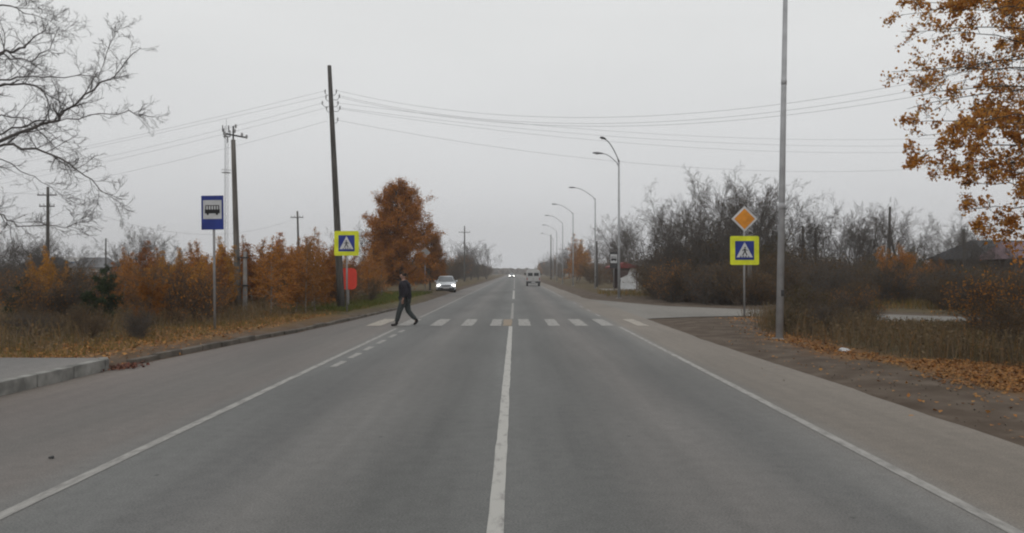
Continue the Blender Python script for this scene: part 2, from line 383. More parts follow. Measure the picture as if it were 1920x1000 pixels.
strip('main_road', [(edgeL(y) + (wob(y) if y > 14.5 else 0), y) for y in ys], [(edgeR(y) + wob(y + 9), y) for y in ys], 0.0, M['asphalt'])
def dens(P, n=8):
    o_ = []
    for a, b in zip(P, P[1:]):
        for k in range(n): t = k / n; o_.append((a[0] + (b[0] - a[0]) * t, a[1] + (b[1] - a[1]) * t))
    return o_ + [P[-1]]
strip('side_road', dens(SN), dens(SF), -0.006, M['sidew'])

# worn paint
def paint(name, col, wear, under=None):
    m, nd, bs = newmat(name)
    g = nd.nodes.new('ShaderNodeNewGeometry'); a = nd.nodes.new('ShaderNodeTexNoise'); a.inputs['Scale'].default_value = 9; a.inputs['Detail'].default_value = 8; a.inputs['Roughness'].default_value = 0.7
    k = nd.nodes.new('ShaderNodeMapping'); k.inputs['Scale'].default_value = (1, 0.35, 1); nd.links.new(g.outputs['Position'], k.inputs[0]); nd.links.new(k.outputs[0], a.inputs['Vector'])
    r = nd.nodes.new('ShaderNodeValToRGB'); nd.links.new(a.outputs['Fac'], r.inputs[0]); el = r.color_ramp.elements
    el[0].position = max(0.0, wear - 0.12); el[0].color = (0.16, 0.152, 0.143, 1); el[1].position = min(1.0, wear + 0.1); el[1].color = (*col, 1)
    nd.links.new(r.outputs[0], bs.inputs['Base Color']); bs.inputs['Roughness'].default_value = 0.7
    return m
M['paint'] = paint('road_paint', (0.38, 0.37, 0.345), 0.385)
M['paintw'] = paint('worn_road_paint', (0.30, 0.29, 0.27), 0.475)
M['paintf'] = paint('faded_road_paint', (0.27, 0.26, 0.24), 0.48)
M['painty'] = paint('dusty_paint', (0.34, 0.30, 0.25), 0.44)
M['paintt'] = paint('tan_paint_patch', (0.23, 0.175, 0.115), 0.40)
def line(name, x, w_, y0, y1, m, z=0.004, jag=0.003):
    n = max(2, int((y1 - y0) / 0.35) if y1 - y0 < 60 else 120); yy = np.linspace(y0, y1, n)
    j1 = rg0.normal(0, jag, n) * np.clip(yy / 12, 0.25, 1); j2 = rg0.normal(0, jag, n) * np.clip(yy / 12, 0.25, 1)
    return strip(name, [(x - w_ / 2 + a, y) for a, y in zip(j1, yy)], [(x + w_ / 2 + a, y) for a, y in zip(j2, yy)], z, m)
line('centre_line', -0.132, 0.115, -20, 25.6, M['paint'])
line('centre_line', -0.10, 0.11, 29.7, 45, M['paintf']); line('centre_line', -0.08, 0.14, 52, 76, M['paint']); line('centre_line', -0.05, 0.12, 84, 260, M['paintf'])
line('edge_line', -3.69, 0.115, -20, 24.6, M['paintw']); line('edge_line', -3.66, 0.10, 30.5, 300, M['paintf'])
line('edge_line', 3.37, 0.115, -20, 25.4, M['paintw']); line('edge_line', 3.37, 0.10, 56, 300, M['paintf'])
for y0, l in ((14.6, 0.95), (16.1, 1.0), (17.7, 0.9), (19.4, 1.0), (21.2, 1.0), (23.0, 0.9)):
    line('lane_dash', -3.36, 0.13, y0, y0 + l, M['paintw'])
for y0 in (31.5, 35.5, 39.5, 44): line('lane_dash', 3.4, 0.1, y0, y0 + 1.6, M['paintf'])
for x, w_, m in ((-4.62, 0.50, 'painty'), (-3.66, 0.42, 'paintf'), (-2.58, 0.42, 'paintw'), (-1.57, 0.40, 'paintw'), (-0.63, 0.36, 'paintw'), (0.33, 0.40, 'paintw'), (1.29, 0.38, 'paintw'), (2.2, 0.42, 'paintw'), (3.06, 0.40, 'paintw'), (4.2, 0.40, 'painty')):
    line('crosswalk_stripe', x, w_, 25.75, 29.45, M[m], 0.008, 0.01)
line('crosswalk_patch', -0.24, 0.30, 25.75, 29.3, M['paintt'], 0.008, 0.015)

# ---- raised bus platform at the left, with its kerb stones
PL = -16.0
mb = MB(); mb.bm.faces.new([mb.bm.verts.new(p) for p in ((PL, -60, 0.196), (-7.42, -60, 0.196), (-7.42, 14.2, 0.196), (-7.55, 14.34, 0.196), (PL, 14.45, 0.196))])
o = mb.build('pavement', M['platform']); o['kind'] = 'structure'
kp = [(-7.34, -60)] + [(-7.34, y) for y in np.arange(-10, 14.1, 1.0)] + [(-7.34, 14.1), (-7.5, 14.36)]
mb = MB()
for a, b in zip(kp, kp[1:]):
    dx, dy = b[0] - a[0], b[1] - a[1]; L = math.hypot(dx, dy)
    rot = Matrix.Rotation(math.atan2(dy, dx), 3, 'Z')
    mb.box(((a[0] + b[0]) / 2, (a[1] + b[1]) / 2, 0.05 + rg0.uniform(-0.004, 0.004)), (L - 0.022, 0.16, 0.31), rot)
o = mb.build('kerb', M['kerb'], bevel=0.012); o['kind'] = 'structure'

# old low kerb, half buried in dirt, following the road edge on toward the crossing
M['kerbold'] = mat('dirty_old_kerb', (0.105, 0.090, 0.075), 0.95, 0.35, 2.5, bump=0.5)
mb = MB(); yk = np.arange(14.9, 40, 0.9)
for a, b in zip(yk, yk[1:]):
    xa, xb = float(edgeL(a)) - 0.11, float(edgeL(b)) - 0.11; dx, dy = xb - xa, b - a; L = math.hypot(dx, dy)
    mb.box(((xa + xb) / 2 + rg0.normal(0, 0.008), (a + b) / 2, 0.022 - 0.0022 * (a - 15) + rg0.normal(0, 0.014)), (L - 0.015, 0.15, 0.20), Matrix.Rotation(math.atan2(dy, dx), 3, 'Z'))
o = mb.build('kerb', M['kerbold'], bevel=0.02); o['kind'] = 'structure'

# ================================================================ VEGETATION BUILDERS
def norm(v): return v / (np.linalg.norm(v) + 1e-9)
def grow(rng, p, d, L, r, lev, S, segs, tw):
    n = S['nseg'][lev]; st = L / n; pts = [p]; dirs = [d]; rad = [r]
    for i in range(n):
        d = norm(d + rng.normal(0, S['jit'][lev], 3) + np.array([0, 0, S['up'][lev]]))
        q = p + d * st; r2 = r * (1 - (1 - S.get('tip', 0.35)) * (i + 1) / n)
        segs.append((*p, *q, rad[-1], r2, lev)); p = q; pts.append(p); dirs.append(d); rad.append(r2)
        if lev >= S['leaflev'] or (lev == 0 and i > n * 0.45 and S.get('lead')): tw.append((p, d, st))
    if lev + 1 < len(S['nseg']):
        k = S['kids'][lev]; t0 = S['t0'][lev]
        for c in range(k):
            t = t0 + (1 - t0) * (c + rng.uniform(0.1, 0.9)) / k
            f = t * n; i = min(int(f), n - 1); pp = pts[i] + (pts[i + 1] - pts[i]) * (f - i)
            ax = norm(np.cross(dirs[i], rng.normal(size=3))); a = R(S['ang'][lev]) * rng.uniform(0.7, 1.3)
            nd_ = norm(dirs[i] * math.cos(a) + ax * math.sin(a))
            tt = (t - t0) / (1 - t0 + 1e-9)
            shape = {'cone': 1.0 - 0.9 * tt, 'spire': 0.06 + (1 - tt) ** 1.15 * (0.75 + 0.5 * tt), 'egg': max(0.08, (1 - tt)) ** 0.62 * (0.72 + 0.55 * tt), 'round': 0.6 + 0.8 * math.sin(math.pi * (0.15 + 0.75 * tt)) * 0.6, 'even': 1.0 - 0.35 * tt}[S['shape'] if lev == 0 else 'even']
            grow(rng, pp, nd_, L * S['ratio'][lev] * shape * rng.uniform(0.75, 1.2), max(S['rmin'], rad[i] * S['rr']), lev + 1, S, segs, tw)
def sp(**k):
    d = dict(tip=0.35, rmin=0.004, rr=0.5, shape='round', leaflev=2); d.update(k); return d
def leaves_on(rng, tw, n, size, spread, aspect=0.6, flat=0.0, clump=None, droop=0):
    P = np.array([t[0] for t in tw]); wl = np.array([t[2] for t in tw]) ** 1.5; idx = rng.choice(len(P), n, p=wl / wl.sum())
    if clump:      # leaves gather on some of the twigs
        keep = rng.random(len(P)) < clump; ids = np.flatnonzero(keep); idx = ids[rng.choice(len(ids), n, p=wl[ids] / wl[ids].sum())]
    c = P[idx] + rng.normal(0, spread, (n, 3))
    return rhombs(rng, c, size, flat, aspect, droop)
def plant(name, seed, h, r, S, barkm, leaf=None, stems=1, lean=0.1, base_spread=0.15, extra=None, crown_extra=None):
    """a plant at the origin: Empty > trunk, crown (twigs and leaves of one plant); returns the Empty, unplaced"""
    rng = np.random.default_rng(seed); segs, tw = [], []
    for k in range(stems):
        p = np.array([rng.normal(0, base_spread) if stems > 1 else 0, rng.normal(0, base_spread) if stems > 1 else 0, -0.12])
        d = norm(np.array([rng.normal(0, lean), rng.normal(0, lean), 1.0]))
        grow(rng, p, d, h * (rng.uniform(0.7, 1) if stems > 1 else 1), r, 0, S, segs, tw)
    root = empty(name, (0, 0, 0))
    A = np.array(segs); tr = A[A[:, 8] == 0][:, :8]; br = A[A[:, 8] > 0][:, :8]
    quads('trunk', segsplit(tr, 0.02), barkm, root, True)
    parts = [segsplit(br, 0.03)]; nb = len(parts[0][1])
    o = None
    if leaf:
        lm, n, size, spread, kw = leaf
        Lq = leaves_on(rng, tw, n, size, spread, **kw); lv = Lq.reshape(-1, 3); lf = np.arange(len(lv)).reshape(-1, 4)
        parts.append((lv, lf))
    V, Fc = join(parts)
    o = quads('crown', (V, Fc), barkm, root)
    if leaf:
        o.data.materials.append(lm); mi = np.zeros(len(o.data.polygons), np.int32); mi[nb:] = 1; o.data.polygons.foreach_set('material_index', mi)
    return root
PROTO = {}
def kinds():
    birch = lambda: sp(nseg=[9, 4, 3], jit=[0.03, 0.12, 0.2], up=[0.04, 0.03, 0.02], kids=[56, 7], t0=[0.12, 0.15], ang=[58, 42], ratio=[0.29, 0.42], shape='spire', leaflev=1, rr=0.4, lead=1)
    for i, lm in enumerate(('rust', 'amber', 'redl', 'rust', 'amber')):
        PROTO['birch%d' % i] = plant('young_birch', 20 + i, 4.0, 0.035, birch(), M['birch'], (M[lm], (4600, 3600, 4200, 2600, 4800)[i], 0.075, 0.065, {}))
    bare = sp(nseg=[6, 6, 4, 3, 3], jit=[0.07, 0.12, 0.16, 0.2, 0.2], up=[0.02, 0.09, 0.08, 0.06, 0.05], kids=[7, 7, 6, 5], t0=[0.14, 0.15, 0.15, 0.15], ang=[36, 36, 38, 40], ratio=[0.62, 0.52, 0.48, 0.48], leaflev=3, rmin=0.0062, rr=0.48)
    for i in range(3):
        PROTO['bare%d' % i] = plant('bare_tree', 40 + i, 5.2, 0.062, bare, M['barkg'], (M['brownl'], 350, 0.08, 0.06, dict(clump=0.2)), stems=3, lean=0.22, base_spread=0.06)
    scrub = sp(nseg=[5, 4, 3], jit=[0.1, 0.16, 0.22], up=[0.05, 0.08, 0.04], kids=[11, 7], t0=[0.1, 0.15], ang=[36, 40], ratio=[0.46, 0.5], leaflev=1, rmin=0.006, rr=0.6)
    for i, (lm, n) in enumerate((('brownl', 1900), ('rust', 900), ('olive', 1900), ('brownl', 800))):
        PROTO['scrub%d' % i] = plant('shrub', 60 + i, 2.4, 0.018, scrub, M['barkb'] if i != 3 else M['barkg'], (M[lm], n, 0.085, 0.06, dict(clump=0.7)), stems=13, lean=0.55, base_spread=0.05)
    pine = sp(nseg=[8, 4, 3], jit=[0.02, 0.06, 0.12], up=[0.02, 0.06, 0.05], kids=[38, 6], t0=[0.08, 0.25], ang=[72, 40], ratio=[0.40, 0.4], shape='cone', leaflev=1, rr=0.4)
    PROTO['pine'] = plant('young_pine', 80, 2.6, 0.04, pine, M['bark'], (M['needle'], 4500, 0.13, 0.05, dict(aspect=0.3)))
    big = sp(nseg=[9, 6, 4, 3], jit=[0.03, 0.1, 0.16, 0.22], up=[0.02, 0.07, 0.04, 0.02], kids=[64, 9, 5], t0=[0.13, 0.2, 0.2], ang=[60, 45, 45], ratio=[0.44, 0.45, 0.45], shape='egg', leaflev=2, rr=0.38, rmin=0.006, lead=1)
    PROTO['larch'] = plant('russet_tree', 91, 8.4, 0.17, big, M['bark'], (M['russet'], 60000, 0.105, 0.12, dict(clump=0.8)))
    rnd = sp(nseg=[6, 5, 4, 3], jit=[0.06, 0.12, 0.18, 0.22], up=[0.02, 0.1, 0.05, 0.02], kids=[12, 7, 5], t0=[0.2, 0.2, 0.2], ang=[48, 42, 45], ratio=[0.55, 0.5, 0.45], shape='round', leaflev=2, rr=0.45, rmin=0.006)
    PROTO['round'] = plant('small_tree', 95, 2.6, 0.045, rnd, M['bark'], (M['russet'], 5200, 0.085, 0.06, dict(clump=0.6)))
    PROTO['round2'] = plant('small_tree', 96, 3.0, 0.05, rnd, M['barkb'], (M['rust'], 6500, 0.085, 0.08, dict(clump=0.8)))
kinds()
used = set(); rp = random.Random(5)
def put(kind, X, Y, s=1.0, label='', cat='tree', group=None, name=None, sz=None, rz=None, tilt=0.04, sxy=1.0):
    src = PROTO[kind]
    if kind in used: o = copy_tree(src)
    else: used.add(kind); o = src
    o.location = (X, Y, hz(X, Y)); o.rotation_euler = (rp.uniform(-tilt, tilt), rp.uniform(-tilt, tilt), rp.uniform(0, 6.28) if rz is None else rz)
    o.scale = (s * sxy, s * sxy, sz if sz else s * rp.uniform(0.92, 1.08))
    if name: o.name = name
    for k in ('group',):
        if k in o: del o[k]
    tag(o, label, cat, group); return o

# ---- left thicket of young autumn trees (x px 210..680)
G1 = 'young autumn trees in the left roadside thicket'
def birch_row(lo, hi, n, Y0, Y1, toppy, lab, kinds_, jitter=20):
    for k in range(n):
        px = lo + (hi - lo) * (k + rp.uniform(0.1, 0.9)) / n; Y = rp.uniform(Y0, Y1)
        top = np.interp(px, *toppy) + rp.uniform(-jitter, jitter) + 2
        if Y < 35 and (425 < px < 478 or 605 < px < 692): Y = rp.uniform(35.5, 41)
        h = gz(top, Y); put(kinds_[rp.randrange(len(kinds_))], gx(px, Y), Y, h / 4.1, lab, 'tree', G1, sxy=rp.uniform(1.0, 1.4))
prof = ([210, 250, 300, 345, 400, 440, 470, 500, 560, 600, 640, 690], [480, 470, 480, 462, 462, 455, 452, 450, 452, 455, 470, 470])
birch_row(212, 330, 12, 27, 38, prof, 'slim rust and amber leaved young tree between the small pine and the bus stop sign', ['birch0', 'birch1', 'birch2'])
birch_row(330, 450, 15, 26, 38, prof, 'slim orange leaved young tree in the thicket right behind the bus stop sign post', ['birch1', 'birch4', 'birch0', 'birch2'])
birch_row(450, 620, 20, 29, 42, prof, 'slim red-orange leaved young tree in the thicket between the two near utility poles', ['birch0', 'birch2', 'birch3'])
birch_row(620, 720, 8, 42, 54, prof, 'low red-orange young tree in the thicket behind the left crosswalk sign', ['birch2', 'birch0', 'birch3'], 8)
for px, top, Y, k in ((70, 480, 28, 'birch1'), (92, 472, 29, 'birch4'), (102, 490, 30, 'birch1'), (56, 495, 29, 'birch0'), (84, 490, 27.5, 'birch4')):
    put(k, gx(px, Y), Y, gz(top, Y) / 4.1, 'orange birch with a pale trunk in the small clump under the far left power pole', 'tree', 'orange birches at the far left')
put('pine', gx(182, 25), 25, gz(503, 25) / 2.45, 'dark green little pine standing alone left of the orange thicket', 'tree')
put('pine', gx(36, 25.5), 25.5, gz(525, 25.5) / 2.45, 'dark green little pine at the far left edge', 'tree')
put('round', gx(272, 22), 22, gz(540, 22) / 2.9, 'small dark russet tree with a thin dark trunk in front of the thicket', 'tree')
for px, top, Y, lab in ((540, 470, 37, 'bushy brown-orange tree below the thin far pole in the left thicket'), (590, 452, 37, 'bushy russet tree just left of the leaning wooden pole'), (500, 478, 35, 'bushy russet tree right of the pole with the crossarm')):
    put('round2', gx(px, Y), Y, gz(top, Y) / 3.9, lab, 'tree')
# the big russet tree and its lower neighbours
put('larch', gx(755, 60), 60, 1.0, 'tall dense russet tree beyond the crosswalk, tallest on the left roadside', 'tree', rz=2.0, sz=0.96, sxy=1.14)
put('larch', gx(716, 64), 64, 0.62, 'lower russet tree hugging the left side of the tall russet tree', 'tree')
put('larch', gx(806, 72), 72, 0.62, 'lower russet tree at the right foot of the tall russet tree', 'tree')
put('bare2', gx(690, 62), 62, 0.9, 'thin bare tree with few leaves left of the tall russet tree', 'tree')
# undergrowth shrubs of the left side
for k in range(64):
    Y = rp.uniform(24, 44); px = rp.uniform(-20, 700); X = gx(px, Y)
    if edgeL(Y) - X < 2.2 or (Y < 29 and (130 < px < 235 or px < 65)) or (Y < 34 and (418 < px < 482 or 595 < px < 700)): continue
    put('scrub%d' % rp.choice((0, 1, 3, 0, 1)), X, Y, rp.uniform(0.45, 0.8), 'knee to chest high brown shrub among the trunks of the left thicket', 'shrub', 'undergrowth shrubs in the left thicket')
for k in range(46):
    Y = rp.uniform(17.5, 25); px = rp.uniform(0, 620); X = gx(px, Y)
    if edgeL(Y) - X < 2.0 or 375 < px < 490 or (130 < px < 235 and Y > 21): continue
    put('scrub%d' % rp.choice((0, 1, 3, 0)), X, Y, rp.uniform(0.18, 0.32), 'low brown bush in the dry weeds in front of the left thicket', 'shrub', 'low bushes in the left weeds')
for k in range(44):
    Y = rp.uniform(48, 105); px = rp.uniform(-40, 740); X = gx(px, Y)
    put('scrub%d' % rp.choice((0, 3, 3)), X, Y, rp.uniform(0.7, 1.15) * (0.45 if 100 < px < 240 else 1), 'grey-brown shrub on the rough field behind the left thicket', 'shrub', 'shrubs on the field behind the left thicket')
for k in range(12):
    Y = rp.uniform(50, 85); px = -60 + 190 * k / 11 + rp.uniform(-10, 10)
    put('bare%d' % rp.randrange(3), gx(px, Y), Y, gz(rp.uniform(440, 482), Y) / 6.3, 'leafless grey tree in the far left clump around the power pole', 'tree', 'leafless trees at the far left')
for k in range(5):
    Y = 60 + k * 3; px = (235, 258, 275, 240, 300)[k]
    put('bare%d' % (k % 3), gx(px, Y), Y, gz((445, 432, 450, 460, 455)[k], Y) / 6.5, 'pale thin leafless tree rising behind the left thicket', 'tree', 'thin leafless trees behind the left thicket')
# shrubs and trees running away along the left of the road
for k in range(64):
    Y = 80 + 4.6 * k + rp.uniform(-4, 4); X = -10.8 - rp.uniform(0, 6)
    kd = rp.choice(('scrub0', 'scrub0', 'scrub3', 'bare0', 'scrub2', 'round2'))
    b = {'s': 2.5, 'b': 6.0, 'r': 3.6}[kd[0]]; h = rp.uniform(2.6, 4.2) if Y < 120 else rp.uniform(4.2, 6.6)
    if kd[0] == 's': h = min(h, 4.5)
    put(kd, X, Y, h / b, 'brown tree or bush of the hedgerow running away left of the road', 'tree' if kd[0] != 's' else 'shrub', 'hedgerow left of the far road')
for px, py, Y in ((856, 462, 150), (884, 466, 165), (912, 468, 180), (897, 470, 170)):
    put('bare1', gx(px, Y), Y, gz(py, Y) / 6.0, 'bare crown standing above the far left hedgerow', 'tree', 'bare crowns over the far left hedgerow')

# ---- right thicket beyond the side road
G2 = 'leafless trees in the right thicket'
def bare_at(px, py, Y, k, lab): put('bare%d' % k, gx(px, Y), Y, gz(py, Y) / (6.2 if px < 1450 else 5.6), lab, 'tree', G2)
for i, (px, py, Y) in enumerate(((1165, 412, 88), (1182, 420, 91), (1150, 440, 94))): bare_at(px, py, Y, i, 'leafless dark tree crown rising behind the bus shelter')
for i, (px, py, Y) in enumerate(((1222, 408, 68), (1243, 398, 62), (1268, 392, 64), (1290, 398, 58), (1240, 420, 54), (1275, 425, 52))): bare_at(px, py, Y, i % 3, 'leafless tree in the thicket between shelter and the tallest bare crowns')
for i, (px, py, Y) in enumerate(((1318, 362, 60), (1340, 350, 58), (1365, 358, 62), (1392, 352, 57), (1415, 350, 60), (1432, 372, 64), (1330, 390, 52), (1380, 400, 50), (1425, 410, 54))): bare_at(px, py, Y, i % 3, 'tall leafless tree with upswept twigs behind the right crosswalk sign')
for i, (px, py, Y) in enumerate(((1490, 432, 62), (1512, 420, 64), (1535, 414, 60), (1560, 424, 66), (1590, 436, 64), (1615, 440, 66), (1640, 415, 62), (1665, 424, 66), (1700, 438, 68), (1740, 452, 74), (1775, 440, 80), (1795, 428, 84))): bare_at(px, py, Y, i % 3, 'leafless tree on the skyline right of the near lamp post')
for i, (px, py, Y) in enumerate(((1792, 445, 47), (1835, 452, 50), (1720, 440, 52), (1885, 462, 46), (1600, 430, 56), (1470, 430, 58))): put('bare%d' % (i % 3), gx(px, Y), Y, gz(py, Y) / 5.9, 'thin leafless tree before the skyline between the near lamp post and the house', 'tree', G2)
cnt = 0
for k in range(26):
    px = 1227 + 8.7 * k; Y = float(np.interp(px, [1220, 1250, 1330, 1440], [53, 46.5, 43.5, 41])) + rp.uniform(0, 4); X = gx(px, Y)
    put('scrub%d' % rp.choice((0, 0, 3, 1)), X, Y, rp.uniform(0.55, 1.0), 'waist high brown bush at the front edge of the thicket, along the side road', 'shrub', 'bushes edging the side road')
for k in range(175):
    px = rp.uniform(1224, 1990); Y = rp.uniform(36, 62); X = gx(px, Y)
    if float(side_dist(X, Y)) < 0.7 or X < 7.3 or px < 1224: continue
    top = np.interp(px, [1185, 1230, 1300, 1440, 1470, 1560, 1700, 1800, 1990], [470, 448, 440, 432, 455, 462, 470, 503, 506]) + rp.uniform(-4, 36)
    kd = 'scrub%d' % rp.choice((0, 0, 3, 3, 3, 3, 2)); cnt += 1
    put(kd, X, Y, gz(top, Y) / 2.7 if Y > 47 else rp.uniform(0.55, 1.25) * (0.75 if px > 1750 else 1), 'brown leafless bush of the dense thicket beyond the side road', 'shrub', 'bushes of the right thicket')
for i, (px, top, Y, kd, lab) in enumerate(((1505, 540, 24, 'scrub2', 'olive-leaved bush just right of the near lamp post'), (1560, 545, 27, 'scrub1', 'rusty-leaved bush in the weeds right of the near lamp post'), (1625, 535, 26, 'scrub1', 'orange-brown bush mid-way between the near lamp post and the orange tree'), (1476, 575, 22.5, 'scrub2', 'low yellow-olive bush touching the near lamp post'),
        (1850, 520, 20, 'scrub1', 'tall rust-leaved bush under the orange tree'), (1905, 510, 19, 'scrub1', 'tall rust-leaved bush at the right edge under the orange tree'), (1880, 560, 16.5, 'scrub0', 'brown bush below the orange tree near the leaf litter'), (1765, 492, 48, 'round2', 'small orange-brown tree in front of the dark-roofed house'), (1690, 478, 42, 'round2', 'small orange-brown tree near the crooked dark pole'), (1835, 508, 40, 'scrub2', 'olive bush below the house roof'))):
    b = {'s': 2.5, 'r': 3.7}[kd[0]]
    put(kd, gx(px, Y), Y, gz(top, Y) / b, lab, 'shrub' if kd[0] == 's' else 'tree')
for k in range(22):
    px = rp.uniform(1500, 1960); Y = rp.uniform(21, 26.5); X = gx(px, Y)
    if float(side_dist(X, Y)) < 0.8 or 1625 < px < 1850: continue
    put('scrub%d' % rp.choice((0, 3, 3)), X, Y, rp.uniform(0.38, 0.55), 'low twiggy bush standing in the right roadside weeds', 'shrub', 'low bushes in the right roadside weeds')
# right side of the far road
for px, py, Y, lab in ((1082, 438, 125, 'tall pale-orange conical tree beyond the lamp posts on the right'),):
    put('birch3', gx(px, Y), Y, gz(py, Y) / 4.1, lab, 'tree', sxy=1.5); put('birch4', gx(px + 9, Y), Y + 5, gz(py + 12, Y) / 4.1, 'pale orange slim tree pressed against the right of the tall conical one', 'tree', sxy=1.5)
put('birch3', gx(1100, 135), 135, gz(470, 135) / 4.1, 'lower russet tree right beside the pale-orange conical tree', 'tree', sxy=1.6)
for k in range(32):
    Y = 95 + 11 * k + rp.uniform(-4, 4); X = 12.0 + rp.uniform(0, 5)
    kd = rp.choice(('bare0', 'bare1', 'bare2', 'scrub0', 'birch3')); b = {'s': 2.5, 'b': 6.0}[kd[0]]
    if kd[:5] == 'birch': b = 4.1
    h = rp.uniform(5.5, 8.5) if Y > 130 else rp.uniform(3.5, 5)
    if kd[0] == 's': h = min(h, 4.5)
    put(kd, X, Y, h / b, 'tree or bush of the grey-brown row running away right of the road', 'tree' if kd[0] != 's' else 'shrub', 'tree row right of the far road')
for k in range(18):
    Y = rp.uniform(70, 120); px = rp.uniform(1090, 1180); X = gx(px, Y)
    if X < 11 or (66 < Y < 84 and X < 14): continue
    put('scrub%d' % rp.choice((0, 1, 3)), X, Y, rp.uniform(0.9, 1.5), 'brown bush on the verge around the bus shelter', 'shrub', 'bushes around the bus shelter')
for k_ in list(PROTO):
    if k_ not in used:
        for ch in PROTO[k_].children: bpy.data.objects.remove(ch)
        bpy.data.objects.remove(PROTO[k_])

# ---- far wood closing the horizon: one mass of many crowns
def far_wood():
    rng = np.random.default_rng(77); N = 46000
    ang = rng.uniform(-0.85, 0.85, N); D = rng.uniform(620, 1000, N)
    X = np.tan(ang) * D; keep = np.abs(X) < 1100; X = X[keep]; D = D[keep]; n = len(X)
    hh = 6 + 3.0 * np.sin(X * 0.011) + 2.0 * np.sin(X * 0.05 + 1) + 2.5 * np.exp(-((np.abs(X) - 120) / 200) ** 2)
    hh = np.where(np.abs(X) < 25, 4.5, hh)
    z = rng.uniform(0, 1, n) * hh
    Q = rhombs(rng, np.stack([X, D, z], 1), 3.0, 0, 0.9)
    o = quads('forest', Q, M['farleaf']); tag(o, 'far low grey-brown wood along the horizon', 'forest', kind='stuff')
M['farleaf'] = leafmat('far_wood_foliage', [(0.05, 0.045, 0.035), (0.09, 0.065, 0.045), (0.06, 0.05, 0.045)], 0.1)
far_wood()

# ---- weeds, grass and fallen leaves: nobody could count them
def blades(rng, X, Y, h, wd, lean=0.25):
    n = len(X); Z = H(X, Y) - 0.02; a = rng.uniform(0, 6.283, n); dx, dy = np.cos(a), np.sin(a)
    la = rng.uniform(0, 6.283, n); lx, ly = np.cos(la) * h * lean * rng.uniform(0.2, 1.6, n), np.sin(la) * h * lean * rng.uniform(0.2, 1.6, n)
    P0 = np.stack([X, Y, Z], 1); P1 = P0 + np.stack([lx * 0.35, ly * 0.35, h * 0.55], 1); P2 = P0 + np.stack([lx, ly, h], 1)
    W = np.stack([dx, dy, 0 * dx], 1) * (wd[:, None] / 2)
    V = np.stack([P0 - W, P0 + W, P1 + W * 0.8, P1 - W * 0.8, P2 + W * 0.25, P2 - W * 0.25], 1).reshape(-1, 3)
    i = np.arange(n)[:, None] * 6
    Fc = np.stack([i + np.array([0, 1, 2, 3]), i + np.array([3, 2, 4, 5])], 1).reshape(-1, 4)
    return V, Fc, P2
def stuff(name, geo, m, label, cat):
    o = quads(name, geo, m); tag(o, label, cat, kind='stuff'); return o
rg = np.random.default_rng(11)
def scatter(n, x0, x1, y0, y1, fn):
    X = rg.uniform(x0, x1, n); Y = y0 + (y1 - y0) * rg.random(n) ** 1.15; p = fn(X, Y); k = rg.random(n) < p; return X[k], Y[k]
patch = lambda X, Y: 0.55 + 0.45 * np.sin(X * 1.3 + 2 * np.sin(Y * 0.6)) * np.sin(Y * 0.9 + X * 0.3)
# tall dry weeds on the right
x0w = lambda Y: np.interp(Y, [6, 10, 12.5, 14.2, 15.2, 20, 33], [14, 11.8, 10.4, 9.1, 7.6, 7.0, 7.0])
X, Y = scatter(62000, 6.4, 24, 7.5, 33, lambda X, Y: (sm((X - x0w(Y) - 1.6 * np.exp(-((Y - 28.5) / 3.2) ** 2)) / 0.5)) * (side_dist(X, Y) > 0.7) * (0.35 + 0.65 * patch(X, Y)) * np.clip(1.5 - (X - 7) / 14, 0.15, 1))
h = rg.uniform(0.35, 0.95, len(X)) * (0.45 + 0.55 * patch(X * 0.6, Y * 0.6)) * np.clip((X - x0w(Y) + 0.3) / 1.2 + 0.25, 0.3, 1) * np.where(side_dist(X, Y) < 3, 0.6, 1)
pxx = CX + X * F / Y; cap = np.where((pxx > 1640) & (pxx < 1860), np.clip(1.75 - 98 * Y / F, 0.1, 2), 9); h = np.minimum(h, cap * rg.uniform(0.7, 1.5, len(h)))
V, Fc, T = blades(rg, X, Y, h, rg.uniform(0.006, 0.02, len(X)), 0.28)
k = rg.random(len(T)) < 0.35; sd_ = rhombs(rg, T[k] - [0, 0, 0.05], 0.07, 0, 0.4); sv = sd_.reshape(-1, 3)
k2 = rg.integers(0, len(X), 26000); c2 = np.stack([X[k2], Y[k2], H(X[k2], Y[k2]) + h[k2] * rg.uniform(0.15, 0.9, len(k2))], 1) + rg.normal(0, 0.05, (len(k2), 3)); l2 = rhombs(rg, c2, 0.075, 0, 0.45).reshape(-1, 3)
stuff('weeds', join([(V, Fc), (sv, np.arange(len(sv)).reshape(-1, 4)), (l2, np.arange(len(l2)).reshape(-1, 4))]), M['weedbrown'], 'tall dry brown weeds on the right verge behind the leaf litter', 'weeds')
# weeds under the left thicket
X, Y = scatter(60000, -34, -7.4, 15.5, 47, lambda X, Y: sm((edgeL(Y) - X - 1.6) / 1.4) * (0.35 + 0.65 * patch(X, Y)) * (X > -0.72 * Y - 1))
h = rg.uniform(0.15, 0.58, len(X)) * np.clip((edgeL(Y) - X - 1.0) / 2.6, 0.25, 1)
V, Fc, T = blades(rg, X, Y, h, rg.uniform(0.008, 0.022, len(X)), 0.3)
k2 = rg.integers(0, len(X), 20000); c2 = np.stack([X[k2], Y[k2], H(X[k2], Y[k2]) + h[k2] * rg.uniform(0.15, 0.9, len(k2))], 1) + rg.normal(0, 0.05, (len(k2), 3)); l2 = rhombs(rg, c2, 0.075, 0, 0.45).reshape(-1, 3)
stuff('weeds', join([(V, Fc), (l2, np.arange(len(l2)).reshape(-1, 4))]), M['weedbrown'], 'dry brown weeds between and before the young trees of the left thicket', 'weeds')
